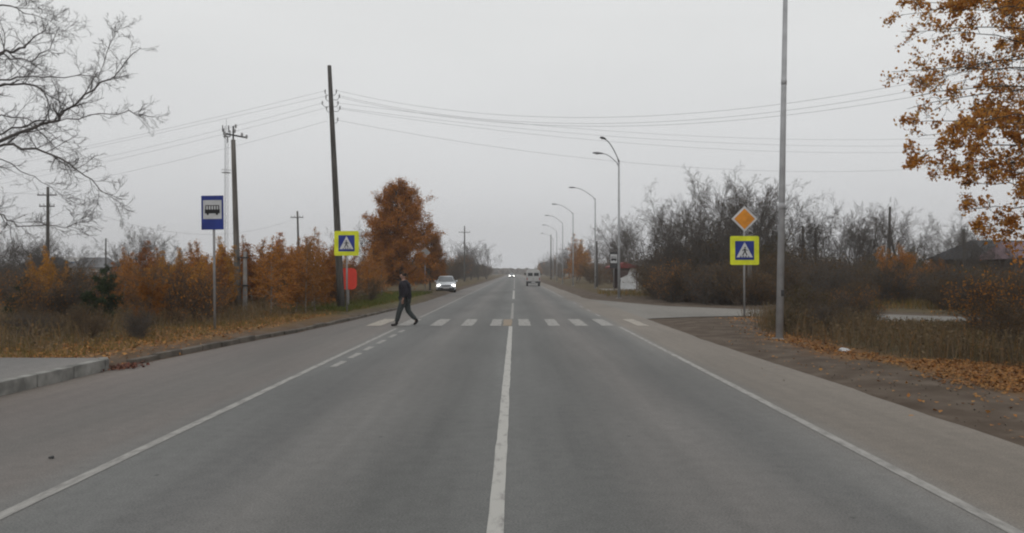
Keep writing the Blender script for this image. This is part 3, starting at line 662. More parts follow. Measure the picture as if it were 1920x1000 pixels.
# short grass strip by the left road edge
X, Y = scatter(52000, -17, -6.2, 14.4, 44, lambda X, Y: sm((edgeL(Y) - X - 0.75) / 0.6) * (1 - sm((edgeL(Y) - X - 3.4) / 1.5)) * (0.4 + 0.6 * patch(X * 2, Y * 2)))
V, Fc, T = blades(rg, X, Y, rg.uniform(0.05, 0.17, len(X)), rg.uniform(0.008, 0.02, len(X)), 0.5)
stuff('grass', (V, Fc), M['grass'], 'short yellowing grass along the left road edge beyond the platform', 'grass')
X, Y = scatter(26000, -12, -6.2, 32, 62, lambda X, Y: sm((edgeL(Y) - X - 0.9) / 0.5) * (1 - sm((edgeL(Y) - X - 4) / 1.0)))
V, Fc, T = blades(rg, X, Y, rg.uniform(0.08, 0.24, len(X)), rg.uniform(0.015, 0.035, len(X)), 0.5)
stuff('grass', (V, Fc), M['greengrass'], 'patch of greener grass behind the left crosswalk sign', 'grass')
# rough grass far and near on the right thicket's edge
X, Y = scatter(30000, 6.0, 40, 36, 66, lambda X, Y: (side_dist(X, Y) > 0.5) * (X - edgeR(Y) > 1.6) * (0.3 + 0.7 * patch(X, Y)) * (1 - sm((side_dist(X, Y) - 5) / 5)))
V, Fc, T = blades(rg, X, Y, rg.uniform(0.12, 0.5, len(X)), rg.uniform(0.02, 0.04, len(X)), 0.35)
stuff('grass', (V, Fc), M['grass'], 'rough dull grass edging the thicket across the side road', 'grass')
# fallen leaves
def litter(n, x0, x1, y0, y1, fn, size, label, mm='litter'):
    X, Y = scatter(n, x0, x1, y0, y1, fn); c = np.stack([X, Y, H(X, Y) + rg.uniform(0.012, 0.045, len(X))], 1)
    stuff('leaves', rhombs(rg, c, size, 0.75, 0.75), M[mm], label, 'fallen leaves')
litter(120000, 6.2, 14, 5, 22, lambda X, Y: np.where(Y < 15.2, sm((X - 6.5 - 0.25 * np.sin(Y * 1.9)) / 0.8) * (1 - 0.75 * sm((X - x0w(Y) - 0.2) / 0.9)) * sm((15.8 - Y) / 1.0), 0.75 * np.exp(-((X - 7.05) / 0.4) ** 2)) * (0.25 + 0.75 * patch(X * 2.2, Y * 1.4)) * 0.75 + 0.01, 0.07, 'orange fallen leaves along the edge of the right verge')
litter(6000, 5.4, 12, 19, 31, lambda X, Y: np.exp(-((X - 7.2 - 0.15 * (Y - 19)) / 0.8) ** 2) * 0.6, 0.08, 'sparse orange fallen leaves around the foot of the near lamp post')
litter(17000, -16, -7, 14.4, 30, lambda X, Y: np.exp(-((edgeL(Y) - X - 1.9) / 1.4) ** 2) * (0.3 + 0.7 * patch(X * 2, Y * 2)), 0.08, 'fallen leaves in the grass behind the left platform end')
litter(2500, -3.0, 7, 6, 20, lambda X, Y: (X > 4.2) * np.where(X > 5.2, 0.5, 0.07), 0.06, 'scattered leaves on the bare soil right of the road', 'litter')
c = np.stack([rg.normal(-7.15, 0.13, 260), rg.normal(14.5, 0.28, 260), rg.uniform(0.01, 0.07, 260)], 1)
M['redlitter'] = leafmat('dark_red_fallen_leaves', [(0.05, 0.016, 0.012), (0.10, 0.03, 0.02), (0.15, 0.07, 0.04)], 0.1)
stuff('leaves', rhombs(rg, c, 0.07, 0.6, 0.75), M['redlitter'], 'dark red leaf heap at the end of the left kerb', 'fallen leaves')
# small stones and clods on the dirt shoulder
def clods():
    n = 450; X = rg.uniform(5.15, 7.0, n); Y = 5 + 25 * rg.random(n) ** 1.4; s = rg.uniform(0.005, 0.018, n) ; c = np.stack([X, Y, H(X, Y) + s * 0.3], 1)
    base = np.array([[1, 0, 0], [0, 1, 0], [-1, 0, 0], [0, -1, 0], [0, 0, 0.8], [0, 0, -0.6]])
    V = c[:, None, :] + base[None] * s[:, None, None] * rg.uniform(0.6, 1.3, (n, 6, 1)); fq = np.array([[0, 1, 4, 4], [1, 2, 4, 4]])
    Fc = (np.array([[0, 1, 4, 5], [1, 2, 4, 5], [2, 3, 4, 5], [3, 0, 4, 5]])[None] + (np.arange(n) * 6)[:, None, None]).reshape(-1, 4)
    stuff('gravel', (V.reshape(-1, 3), Fc), mat('stones', (0.14, 0.12, 0.10), 0.95, 0.3, 5), 'small stones and clods on the bare right shoulder', 'gravel')
clods()

# ---- near bare tree at the left (trunk outside the frame)
def guided(seed, trunk, limbs, S, S_len, kids_per, jitter_y):
    rng = np.random.default_rng(seed); segs, tw = [], []
    for pts, r0, r1 in limbs:
        P = [np.array(p, float) for p in pts]; n = len(P) - 1
        fine = []
        for i in range(n):
            for k in range(3):
                t = k / 3; q = P[i] * (1 - t) + P[i + 1] * t
                if i or k: q = q + rng.normal(0, 0.025, 3)
                fine.append(q)
        fine.append(P[-1]); m = len(fine) - 1
        for i in range(m):
            ra = r0 + (r1 - r0) * i / m; rb = r0 + (r1 - r0) * (i + 1) / m
            segs.append((*fine[i], *fine[i + 1], ra, rb, 1))
        L = sum(np.linalg.norm(fine[i + 1] - fine[i]) for i in range(m))
        for c in range(int(L * kids_per)):
            i = min(m - 1, int(m * (0.12 + 0.88 * rng.random()))); q = fine[i] + (fine[i + 1] - fine[i]) * rng.random()
            d = norm(fine[i + 1] - fine[i]); ax = norm(np.cross(d, rng.normal(size=3))); a = R(rng.uniform(28, 65))
            grow(rng, q, norm(d * math.cos(a) + ax * math.sin(a)), S_len * rng.uniform(0.4, 1.3) * (1 - 0.35 * i / m), max(S['rmin'], (r0 + (r1 - r0) * i / m) * 0.5), 0, S, segs, tw)
    return rng, np.array(segs), tw
def px_limb(pts, Y0, dY):
    o_ = []
    for i, (px, py) in enumerate(pts):
        Y = Y0 + dY * i / (len(pts) - 1); o_.append((gx(px, Y), Y, gz(py, Y)))
    return o_
TX, TY = -14.3, 17.0
limbs = []
def tl(zs, pts, r0, r1, Y0=17, dY=0): limbs.append(([(TX, TY, zs)] + px_limb(pts, Y0, dY), r0, r1))
tl(2.9, [(-130, 300), (0, 262), (60, 235), (110, 225), (120, 205), (175, 165), (210, 140), (240, 108), (262, 88)], 0.09, 0.008, 17, 1.0)
tl(2.9, [(-100, 300), (0, 270), (60, 278), (110, 295), (160, 330), (190, 360), (235, 374)], 0.07, 0.007, 16.5, -1.0)
tl(4.2, [(-100, 200), (0, 155), (60, 158), (90, 175), (125, 200), (160, 225)], 0.07, 0.007, 17.5, 1.5)
tl(4.8, [(-120, 140), (0, 95), (30, 92), (55, 78), (80, 55), (85, 40)], 0.075, 0.006, 17, 0.4)
tl(4.8, [(-110, 150), (0, 100), (50, 113), (90, 92), (107, 50)], 0.05, 0.006, 16, -1)
tl(5.6, [(-150, 40), (0, 5), (40, 20), (100, 40)], 0.06, 0.006, 17.6, 1)
tl(5.0, [(-150, 190), (0, 150), (40, 143), (90, 142), (180, 142), (205, 75), (212, 50)], 0.05, 0.005, 16.6, 0.4)
tl(2.2, [(-140, 380), (0, 405), (30, 422), (90, 429), (130, 424), (172, 412)], 0.04, 0.006, 16.4, -0.6)
tl(2.2, [(-140, 385), (0, 402), (20, 440), (28, 480)], 0.035, 0.006, 17, 0)
tl(3.3, [(-120, 290), (0, 250), (60, 228), (120, 222), (185, 216), (240, 208), (275, 220), (300, 214)], 0.05, 0.005, 17.4, 1.4)
tl(3.6, [(-100, 270), (0, 215), (50, 225), (110, 262), (150, 270)], 0.045, 0.005, 17, -1.2)
tl(3.0, [(-100, 320), (0, 300), (50, 325), (90, 345), (130, 385)], 0.04, 0.005, 18, 1)
tl(6.3, [(-150, -60), (-40, -40), (30, -20), (70, 10)], 0.06, 0.006, 17, 0)
tl(5.2, [(-500, 100), (-600, 60), (-680, 20)], 0.07, 0.007, 17, 2); tl(6.2, [(-400, -100), (-500, -180)], 0.07, 0.007, 17, -2)
tl(4.4, [(-320, 200), (-360, 150), (-420, 100)], 0.06, 0.007, 20, 3); tl(4.4, [(-320, 230), (-330, 200), (-300, 150)], 0.06, 0.007, 14.5, -2)
TWS = sp(nseg=[5, 4, 3], jit=[0.16, 0.2, 0.24], up=[0.06, 0.05, 0.03], kids=[6, 5], t0=[0.15, 0.15], ang=[40, 42], ratio=[0.5, 0.5], shape='even', leaflev=9, rmin=0.0034, rr=0.5, tip=0.5)
limbs = [(a, b * 0.52, c * 0.8) for a, b, c in limbs]
rng, A, _ = guided(5, None, limbs, TWS, 0.78, 3.6, 0)
rt = empty('bare_tree', (TX, TY, hz(TX, TY)), 0, 'large leafless tree reaching in over the left platform from the left edge', 'tree')
A[:, [0, 3]] -= TX; A[:, [1, 4]] -= TY; A[:, [2, 5]] -= hz(TX, TY)
trk = MB().tube([(0, 0, -0.2), (0.05, 0, 1.5), (0, 0.04, 3.2), (0.05, 0, 5), (0.1, -0.1, 7), (0.0, 0, 9)], [0.24, 0.19, 0.16, 0.12, 0.08, 0.03], 12).build('trunk', M['bark'], rt, smooth=True)
quads('crown', segsplit(A[:, :8], 0.018), M['barkl'], rt)

# ---- near orange-leaved tree at the right (trunk outside the frame)
TX, TY = 12.6, 15.2; limbs = []
rl = random.Random(14)
ends = [(1690, 28, 15), (1705, 8, 16), (1760, 60, 14), (1672, 135, 14.5), (1700, 150, 15.5), (1720, 180, 14), (1698, 232, 15), (1730, 255, 16), (1706, 288, 14.5), (1742, 322, 15), (1770, 300, 14), (1800, 345, 15.5), (1802, 392, 15), (1850, 425, 14.5), (1838, 440, 16), (1900, 470, 15), (1930, 480, 14), (1745, -30, 15), (1800, -80, 16), (1830, 130, 14), (1840, 220, 16), (1860, 30, 17), (1870, 320, 14),
        (1700, 205, 16), (1760, 150, 16.5), (1790, 230, 13.6), (1690, 60, 16.5), (1780, 20, 13.6)]
for ex, ey, eY in ends:
    E = gp(ex, ey, eY); zs = max(1.6, min(8.0, E.z - rl.uniform(-0.1, 0.9) * 1.0)); m_ = Vector((TX, TY, zs)).lerp(E, 0.5) + Vector((0, rl.uniform(-0.3, 0.3), rl.uniform(0.15, 0.45)))
    limbs.append(([(TX, TY, zs), tuple(Vector((TX, TY, zs)).lerp(m_, 0.5) + Vector((0, 0, 0.1))), tuple(m_), tuple(m_.lerp(E, 0.5) + Vector((0, 0, 0.08))), tuple(E)], 0.045, 0.006))
for k in range(16):
    a = rl.uniform(-2.2, 2.2); zz = rl.uniform(2.6, 8.6); rr_ = rl.uniform(2.5, 4.2); E = Vector((TX + rr_ * math.cos(a), TY + rr_ * math.sin(a), zz + rl.uniform(0, 1)))
    limbs.append(([(TX, TY, zz - 0.5), tuple(Vector((TX, TY, zz - 0.3)).lerp(E, 0.5)), tuple(E)], 0.045, 0.008))
TW2 = sp(nseg=[4, 3, 3], jit=[0.14, 0.2, 0.22], up=[0.0, 0.0, -0.02], kids=[5, 3], t0=[0.1, 0.15], ang=[38, 42], ratio=[0.5, 0.5], shape='even', leaflev=0, rmin=0.0042, rr=0.5, tip=0.5)
limbs = [(a, b * 0.6, c * 0.8) for a, b, c in limbs]
rng, A, tw = guided(21, None, limbs, TW2, 0.62, 3.6, 0)
P = np.array([t[0] for t in tw])
cl = np.sin(P[:, 0] * 2.6 + 1.0) * np.sin(P[:, 2] * 3.1 + P[:, 1] * 1.5) + 0.6 * np.sin(P[:, 2] * 6.3 + P[:, 0] * 4) + rng.normal(0, 0.35, len(P))
py_ = HY - (P[:, 2] - CAMZ) * F / P[:, 1]; px_ = P[:, 0] * F / P[:, 1] + CX
wgt = np.clip(0.6 + 0.45 * cl, 0.05, 1.4)
wgt *= 1 - 0.72 * np.exp(-((P[:, 2] - 5.6) / 0.55) ** 2) * (P[:, 0] < 11)      # a sparser tier of mostly bare twigs
idx = rng.choice(len(P), 40000, p=wgt / wgt.sum()); c = P[idx] + rng.normal(0, 0.045, (len(idx), 3))
rt = empty('orange_tree', (TX, TY, hz(TX, TY)), 0, 'large tree with sparse orange leaves leaning in from the right edge', 'tree')
b0 = np.array([TX, TY, hz(TX, TY)])
A[:, 0:3] -= b0; A[:, 3:6] -= b0
MB().tube([(0, 0, -0.2), (-0.03, 0, 1.5), (0.02, 0.04, 3.5), (0.05, 0, 6), (0, 0, 9.2)], [0.2, 0.16, 0.13, 0.09, 0.03], 12).build('trunk', M['bark'], rt, smooth=True)
g1 = segsplit(A[:, :8], 0.018); lq = rhombs(rng, c - b0, 0.072, 0, 0.72, 0.5).reshape(-1, 3)
o = quads('crown', join([g1, (lq, np.arange(len(lq)).reshape(-1, 4))]), M['bark'], rt)
o.data.materials.append(M['maple']); mi = np.zeros(len(o.data.polygons), np.int32); mi[len(g1[1]):] = 1; o.data.polygons.foreach_set('material_index', mi)

# ================================================================ LAMP POSTS
def lamp_arm(mb): return mb
def make_lamp():
    rt = empty('street_lamp', (0, 0, 0))
    MB().tube([(0, 0, -0.05), (0, 0, 9.3)], [0.095, 0.055], 14).build('pole', M['galv'], rt, smooth=True)
    MB().tube([(0, 0, -0.04), (0, 0, 0.03)], [0.19, 0.19], 16).build('base_plate', M['concrete'], rt, bevel=0.01)
    MB().box((0.03, -0.085, 1.18), (0.075, 0.03, 0.16)).build('hatch', M['dark'], rt, bevel=0.006)
    for zz in (3.4, 6.6): MB().tube([(0, 0, zz - 0.09), (0, 0, zz), (0, 0, zz + 0.09)], [0.096 - zz * 0.0043, 0.102 - zz * 0.0043, 0.094 - zz * 0.0043], 14).build('joint_collar', M['galv'], rt, smooth=True)
    pts = [(-2.05 * t, 0, 9.25 + 1.15 * math.sin(t * math.pi / 2 * 0.93)) for t in [k / 9 for k in range(10)]]
    MB().tube([(0, 0, 9.15)] + pts[1:], [0.05] + [0.034] * 9, 10).build('arm', M['galv'], rt, smooth=True)
    hd = empty_mesh_head(rt)
    return rt
def empty_mesh_head(rt):
    mb = MB(); rings = []
    for t, wd, hh in ((0, 0.05, 0.045), (0.12, 0.09, 0.07), (0.35, 0.15, 0.095), (0.6, 0.14, 0.08), (0.74, 0.06, 0.04)):
        x = -2.0 - t; z = 10.39 + 0.05 * t
        rings.append([(x, wd * math.cos(a), z + hh * math.sin(a) * (1 if math.sin(a) > 0 else 0.45)) for a in [k * math.pi / 6 for k in range(12)]])
    h = mb.loft(rings).build('lamp_head', M['lamp'], rt, smooth=True)
    MB().tube([(-2.42, 0, 10.375), (-2.42, 0, 10.345)], [0.11, 0.08], 12).build('lens', M['lens'], h)
    return h
lamp = make_lamp()
GL = 'street lamps along the right side of the road'
lamps = [(gx(1460.5, 20.2), 20.2, 0, 1, 'thick near lamp post on the right verge running out of the top of the picture', 0.010),
         (gx(1160.5, 53), 53, 1.0, 1, 'tall street lamp with two curved arms beside the bus shelter', 0),
         (gx(1116, 81.5), 81.5, 0, 1, 'street lamp just beyond the two-armed one, down the right side of the road', 0),
         (gx(1074.5, 101), 101, 0, 1, 'second street lamp beyond the two-armed one, down the right side of the road', 0),
         (gx(1055, 121), 121, 0, 1, 'third street lamp beyond the two-armed one, down the right side of the road', 0),
         (gx(1044, 146), 146, 0, 1, 'fourth street lamp beyond the two-armed one, down the right side of the road', 0),
         (gx(1037, 176), 176, 0, 1, 'farthest street lamp down the right side', 0)]
for i, (x, y, rz, s, lab, ln) in enumerate(lamps):
    o = lamp if i == 0 else copy_tree(lamp)
    o.location = (x, y, hz(x, y)); o.rotation_euler = (0, ln * 2.0, rz); o.scale = (1, 1, s); tag(o, lab, 'street lamp', GL)
    if i == 1:      # this one carries a second, lower arm square to the road
        pts = [(-0.64 * t, 0.83 * t, 8.95 + 0.75 * math.sin(t * math.pi / 2 * 0.95)) for t in [k / 8 for k in range(9)]]
        MB().tube([(0, 0, 8.85)] + pts[1:], [0.045] + [0.03] * 8, 10).build('arm', M['galv'], o, smooth=True)
        h2 = empty_mesh_head(o); h2.location = (0.58, -0.756, -0.69); h2.rotation_euler = (0, 0, -0.915)

# ================================================================ ROAD SIGNS
def crossing_sign(x, y, zc, size, label, side, lean=0.0, diamond=None):
    rt = empty('crosswalk_sign', (x, y, hz(x, y)), 0, label, 'road sign', 'crosswalk signs')
    rt.rotation_euler = (0, lean, 0)
    z0 = hz(x, y); zc -= z0; top = (diamond[0] - z0 if diamond else zc + size * 0.4)
    MB().tube([(0, 0, -0.1), (0, 0, top)], 0.036, 12).build('post', M['signpost'], rt, smooth=True)
    s = size / 2; c = 0.04
    b = MB().prism([(-s + c, zc - s), (s - c, zc - s), (s, zc - s + c), (s, zc + s - c), (s - c, zc + s), (-s + c, zc + s), (-s, zc + s - c), (-s, zc - s + c)], -0.055, -0.04).build('board', M['yellow'], rt)
    q_ = s * 0.66
    p = MB().prism([(-q_, zc - q_), (q_, zc - q_), (q_, zc + q_), (-q_, zc + q_)], -0.059, -0.0552).build('panel', M['blue'], b)
    MB().prism([(-q_ * 0.86, zc - q_ * 0.72), (q_ * 0.86, zc - q_ * 0.72), (0, zc + q_ * 0.88)], -0.0625, -0.0592).build('triangle', M['white'], b)
    f = MB(); y0, y1 = -0.066, -0.0627; k = q_ * side
    P = lambda pts: f.prism([(a * k, zc + b_ * q_) for a, b_ in pts], y0, y1)
    f.prism([(a, b_) for a, b_ in circ(0.04 * k, zc + 0.30 * q_, 0.085 * q_, 12)], y0, y1)
    P([(-0.06, 0.18), (0.10, 0.18), (0.14, -0.12), (-0.06, -0.12)])
    P([(0.0, -0.13), (0.13, -0.13), (0.30, -0.50), (0.20, -0.54)]); P([(-0.07, -0.13), (0.04, -0.13), (-0.16, -0.54), (-0.27, -0.50)])
    P([(0.11, 0.17), (0.14, 0.08), (0.30, -0.08), (0.34, -0.03)]); P([(-0.07, 0.17), (-0.07, 0.06), (-0.22, -0.08), (-0.27, -0.02)])
    for a in (-0.5, -0.22, 0.06, 0.34): P([(a, -0.70), (a + 0.14, -0.70), (a + 0.12, -0.58), (a + 0.02, -0.58)])
    f.build('pictogram', M['black'], b)
    for zz in (zc - s * 0.5, zc + s * 0.5): MB().box((0, -0.02, zz), (0.11, 0.045, 0.03)).build('clamp', M['signpost'], rt)
    return rt, z0
crossing_sign(gx(650.5, 32), 32, gz(456.5, 32), 1.0, 'yellow-bordered blue crosswalk sign on the left verge by the leaning pole', -1, -0.004)
dz = gz(411, 29.4)
rt, z0 = crossing_sign(gx(1395, 29.4), 29.4, gz(470, 29.4), 1.07, 'yellow-bordered blue crosswalk sign on the right, below the orange diamond sign', 1, 0.0, (dz,))
rt.name = 'crosswalk_sign'
def diamond_sign(x, y, zc, half, label, back=False, post=False):
    zb = hz(x, y); rt = empty('priority_sign', (x, y, zb), 0, label, 'road sign'); zc -= zb
    if post: MB().tube([(0, 0, -0.1), (0, 0, zc + half * 0.5)], 0.036, 10).build('post', M['signpost'], rt, smooth=True)
    dm = lambda h, y0, y1: MB().prism([(0, zc - h), (h, zc), (0, zc + h), (-h, zc)], y0, y1)
    if back:
        dm(half, -0.055, -0.040).build('board', M['signback'], rt); MB().box((0, -0.065, zc), (half * 1.1, 0.018, 0.05)).build('bracket', M['signpost'], rt)
    else:
        b = dm(half, -0.055, -0.040).build('board', M['white'], rt)
        dm(half * 0.93, -0.0575, -0.0552).build('border', M['white'], b); dm(half * 0.80, -0.061, -0.0577).build('panel', M['orange'], b)
        MB().box((0, -0.02, zc), (0.11, 0.045, 0.03)).build('clamp', M['signpost'], rt)
    return rt
diamond_sign(gx(1395, 29.4), 29.4, dz, 0.485, 'white-edged orange diamond priority sign above the right crosswalk sign')
diamond_sign(gx(797, 70), 70, gz(474, 70), 0.48, 'bare grey back of a diamond sign left of the oncoming car', True, True)
# red disc low behind the left sign post
x, y = gx(653, 37), 37; zb = hz(x, y)
rt = empty('red_sign', (x, y, zb), 0, 'upright rounded red board standing low behind the left crosswalk sign', 'road sign'); zc = gz(523, 37) - zb
MB().tube([(0, 0.03, -0.1), (0, 0.03, zc + 0.3)], 0.03, 10).build('post', M['signpost'], rt)
MB().prism([(0.40 * math.copysign(abs(math.cos(a)) ** 0.45, math.cos(a)), zc + 0.50 * math.copysign(abs(math.sin(a)) ** 0.45, math.sin(a))) for a in [k * math.pi / 20 + 0.001 for k in range(40)]], -0.02, -0.002).build('board', M['red'], rt)
# bus stop sign
def bus_sign(x, y, zb_, zt, wd, label, lean=0, dirty=False):
    z0 = hz(x, y); rt = empty('bus_stop_sign', (x, y, z0), 0, label, 'road sign'); rt.rotation_euler = (0, lean, 0.0); a, b = zb_ - z0, zt - z0; hgt = b - a; s = wd / 2
    MB().tube([(0, 0, -0.1), (0, 0, b - 0.05)], 0.034, 12).build('post', M['signpost'], rt, smooth=True)
    bd = MB().box((-0.02, -0.047, (a + b) / 2), (wd, 0.014, hgt)).build('board', M['blue'] if not dirty else M['dark'], rt, bevel=0.004)
    wz = b - hgt * 0.41; w2 = s * 0.83; h2 = hgt * 0.275
    MB().prism([(-0.02 - w2, wz - h2), (-0.02 + w2, wz - h2), (-0.02 + w2, wz + h2), (-0.02 - w2, wz + h2)], -0.0575, -0.0542).build('panel', M['white'], bd)
    f = MB(); y0, y1 = -0.061, -0.0577; u = w2
    f.box((-0.02, -0.0594, wz - 0.20 * h2), (u * 1.62, 0.0033, h2 * 0.42)); f.box((-0.02, -0.0594, wz + 0.43 * h2), (u * 1.5, 0.0033, h2 * 0.08))
    for k in range(6): f.box((-0.02 - u * 0.70 + k * u * 0.28, -0.0594, wz + 0.20 * h2), (u * 0.10, 0.0033, h2 * 0.38))
    for k in (-0.5, 0.5): f.prism([(p_[0] - 0.02, p_[1]) for p_ in circ(k * u, wz - 0.46 * h2, h2 * 0.13, 12)], y0, y1)
    f.build('pictogram', M['black'], bd)
    for zz in (a + hgt * 0.2, b - hgt * 0.2): MB().box((0, -0.02, zz), (0.1, 0.045, 0.03)).build('clamp', M['signpost'], rt)
bus_sign(gx(402.5, 22), 22, gz(431, 22), gz(367, 22), 0.62, 'blue and white bus stop sign with a black bus, on the left verge', -0.012)
bus_sign(gx(1151, 72), 72, gz(503, 72), gz(473, 72), 0.72, 'small greyish bus stop sign above the shelter roof on the right', 0, True)

# ================================================================ UTILITY POLES
def pole(x, y, top, r0, r1, label, lean=(0, 0), m='wood', arms=(), hooks=(), strut=None, stub=False, group='wooden utility poles', bend=0.0):
    z0 = hz(x, y); rt = empty('utility_pole', (x, y, z0), 0, label, 'utility pole', group); h = top - z0
    P = [(lean[0] * t + bend * math.sin(t * math.pi), lean[1] * t, -0.2 + (h + 0.2) * t) for t in [k / 6 for k in range(7)]]
    MB().tube(P, [r0 + (r1 - r0) * k / 6 for k in range(7)], 12).build('pole', M[m], rt, smooth=True)
    at = lambda z: (lean[0] * z / h, lean[1] * z / h)
    for z, wd in arms:
        z -= z0; ax, ay = at(z); a = MB().box((ax, ay - r1 - 0.03, z), (wd, 0.07, 0.09)).build('crossarm', M['wood'], rt)
        for k in (-0.46, -0.2, 0.2, 0.46): MB().tube([(ax + k * wd, ay - r1 - 0.03, z + 0.04), (ax + k * wd, ay - r1 - 0.03, z + 0.12), (ax + k * wd, ay - r1 - 0.03, z + 0.20)], [0.02, 0.045, 0.03], 8).build('insulator', M['porcelain'], a)
    for z, sd_ in hooks:
        z -= z0; ax, ay = at(z); e_ = 0.24
        hk = MB().tube([(ax, ay, z - 0.08), (ax + sd_ * e_ * 0.7, ay, z - 0.10), (ax + sd_ * e_, ay, z), (ax + sd_ * e_, ay, z + 0.04)], 0.012, 6).build('hook', M['dark'], rt)
        MB().tube([(ax + sd_ * e_, ay, z), (ax + sd_ * e_, ay, z + 0.09), (ax + sd_ * e_, ay, z + 0.15)], [0.022, 0.034, 0.02], 8).build('insulator', M['porcelain'], hk)
    if strut: MB().tube([(strut[0], strut[1], -0.1), (at(strut[2])[0], at(strut[2])[1], strut[2])], [r0 * 0.9, r1], 10).build('strut', M[m], rt, smooth=True)
    if stub:
        MB().box((0.27, -0.02, 1.2), (0.15, 0.16, 2.6), None, 0.8).build('concrete_stub', M['concrete'], rt, bevel=0.015)
        for zz in (1.1, 2.25): MB().box((0.13, -0.02, zz), (0.50, 0.24, 0.05)).build('binding', M['dark'], rt)
    return rt
BX, BY = gx(640.5, 33.5), 33.5
zt = gz(120, 33.5)
hk = [(gz(p, 33.5), s) for p, s in ((172, 1), (172, -1), (181, 1.5), (183, -0.9), (194, 1.2), (194, -1.6), (203, 1.5), (204, -0.9), (225, 1.0))]
pole(BX, BY, zt, 0.17, 0.085, 'tall leaning dark wooden pole rising behind the left crosswalk sign', (gx(614.5, 33.5) - BX, 0.2), hooks=hk)
x = gx(447, 32.5); pole(x, 32.5, gz(262, 32.5), 0.14, 0.09, 'wooden pole on a pale concrete stub right of the bus stop sign', (gx(436, 32.5) - x, 0), stub=True, m='woodg')
# iron top piece of that pole
z0 = gz(262, 32.5)
pr = [o for o in C.objects if o.name.startswith('utility_pole') and 'concrete stub' in o.get('label', '')][0]
b = hz(x, 32.5); tx = gx(436, 32.5) - x
hd = MB().tube([(tx, 0, z0 - b - 0.5), (tx, 0, gz(236, 32.5) - b)], 0.035, 8).build('iron_bracket', M['dark'], pr)
MB().box((tx + 0.1, 0, gz(254, 32.5) - b), (0.95, 0.05, 0.06), Matrix.Rotation(0.18, 3, 'Y')).build('crossarm', M['dark'], pr)
for dx_, dz_ in ((-0.32, 253), (0.06, 247), (0.36, 254), (0.55, 258), (0.1, 238)):
    MB().tube([(tx + dx_, 0, gz(dz_, 32.5) - b - 0.04), (tx + dx_, 0, gz(dz_, 32.5) - b + 0.06), (tx + dx_, 0, gz(dz_, 32.5) - b + 0.12)], [0.03, 0.055, 0.03], 8).build('insulator', M['porcelain'], pr)
def fpole(px, top, Y, lab, arms=(), lean=0.0, **k):
    X = gx(px, Y); return pole(X, Y, gz(top, Y), 0.15, 0.10, lab, (lean, 0), arms=[(gz(a, Y), wd) for a, wd in arms], **k)
fpole(87.5, 350, 62, 'far left wooden pole with two crossarms above the orange birches', ((366, 1.5), (387, 1.2)))
fpole(557, 396, 88, 'thin pole with a crossarm rising over the left thicket', ((408, 1.4),), 0.0, bend=0.1)
fpole(871, 424, 140, 'pole with a crossarm above the far left hedgerow', ((436, 2.0),), 0.0)
fpole(197, 447, 120, 'short thin pole near the grey-roofed house at far left')
fpole(1668, 388, 70, 'crooked dark pole with a slanting strut on the right skyline', strut=(1.2, 0, 5.0), bend=-0.06)
fpole(1505, 425, 72, 'plain dark pole among the bare trees right of the near lamp post')
fpole(1529, 428, 78, 'shorter plain dark pole right of its taller neighbour on the right skyline')
fpole(1806, 430, 58, 'thin dark pole in front of the dark-roofed house')
fpole(1033, 440, 190, 'far dark pole on the right beyond the van')
fpole(1119, 452, 92, 'dark wooden pole close behind a street lamp past the bus shelter')
fpole(1405, 440, 44, 'slim grey post behind the right crosswalk sign', m='woodg')
PA = (gx(2010, 22), 22.0); pole(PA[0], PA[1], 8.6, 0.15, 0.1, 'wooden pole hidden past the orange tree at right', hooks=((8.2, -1), (7.9, -1), (7.6, -1)))
PB = (gx(2010, 45), 45.0); pole(PB[0], PB[1], 10.0, 0.15, 0.1, 'wooden pole out beyond the house at right', arms=((9.2, 1.4), (8.7, 1.4)))
PC = (gx(-70, 40), 40.0); pole(PC[0], PC[1], 8.4, 0.15, 0.1, 'wooden pole beyond the left edge behind the bare tree', hooks=((6.8, 1), (6.6, 1), (6.1, 1), (5.9, 1), (5.6, 1)))

# ---- wires: parabola through the point seen in mid-span
def wire(p0, p1, mid_px, mid_py, label, group, r=0.0048):
    A = np.array(p0, float); B = np.array(p1, float)
    # find t where the straight run passes the photo column mid_px
    t = min(np.linspace(0, 1, 401), key=lambda t: abs((A + (B - A) * t)[0] * F / (A + (B - A) * t)[1] + CX - mid_px))
    P = A + (B - A) * t; want = gz(mid_py, P[1]); sag = (P[2] - want) / (4 * t * (1 - t))
    pts = []
    for k in range(37):
        u = k / 36; Q = A + (B - A) * u; pts.append((Q[0], Q[1], Q[2] - sag * 4 * u * (1 - u)))
    o = MB().tube(pts, r, 5).build('overhead_wire', M['wire'], None); tag(o, label, 'wire', group)
S = lambda px, py: tuple(gp(px, py, 33.5)); e1 = lambda py: (PA[0] - 0.2, PA[1], gz(py, 22)); e2 = lambda py, d=0: (PB[0] + d, PB[1], gz(py, 45)); e3 = lambda py: (PC[0] + 0.2, PC[1], gz(py, 40))
GW = 'overhead wires running right from the leaning pole'
wire(S(631, 169), e1(92), 967, 217, 'topmost wire right of the leaning pole, rising to the orange tree', GW)
wire(S(632, 178), e1(108), 1046, 231, 'second rising wire right of the leaning pole', GW)
wire(S(632, 181), e1(124), 1060, 236, 'lowest of the three wires rising toward the orange tree', GW)
wire(S(629, 192), e2(246, -0.6), 1150, 246, 'highest of the level wires crossing behind the near lamp post', GW)
wire(S(631, 201), e2(260, -0.2), 1150, 256, 'second level wire crossing behind the near lamp post', GW)
wire(S(631, 203), e2(268, 0.2), 1150, 266, 'third level wire crossing behind the near lamp post', GW)
wire(S(627, 224), e2(288), 1296, 314, 'lowest sagging wire on the right, passing the curved street lamp', GW)
GV = 'overhead wires running left from the leaning pole'
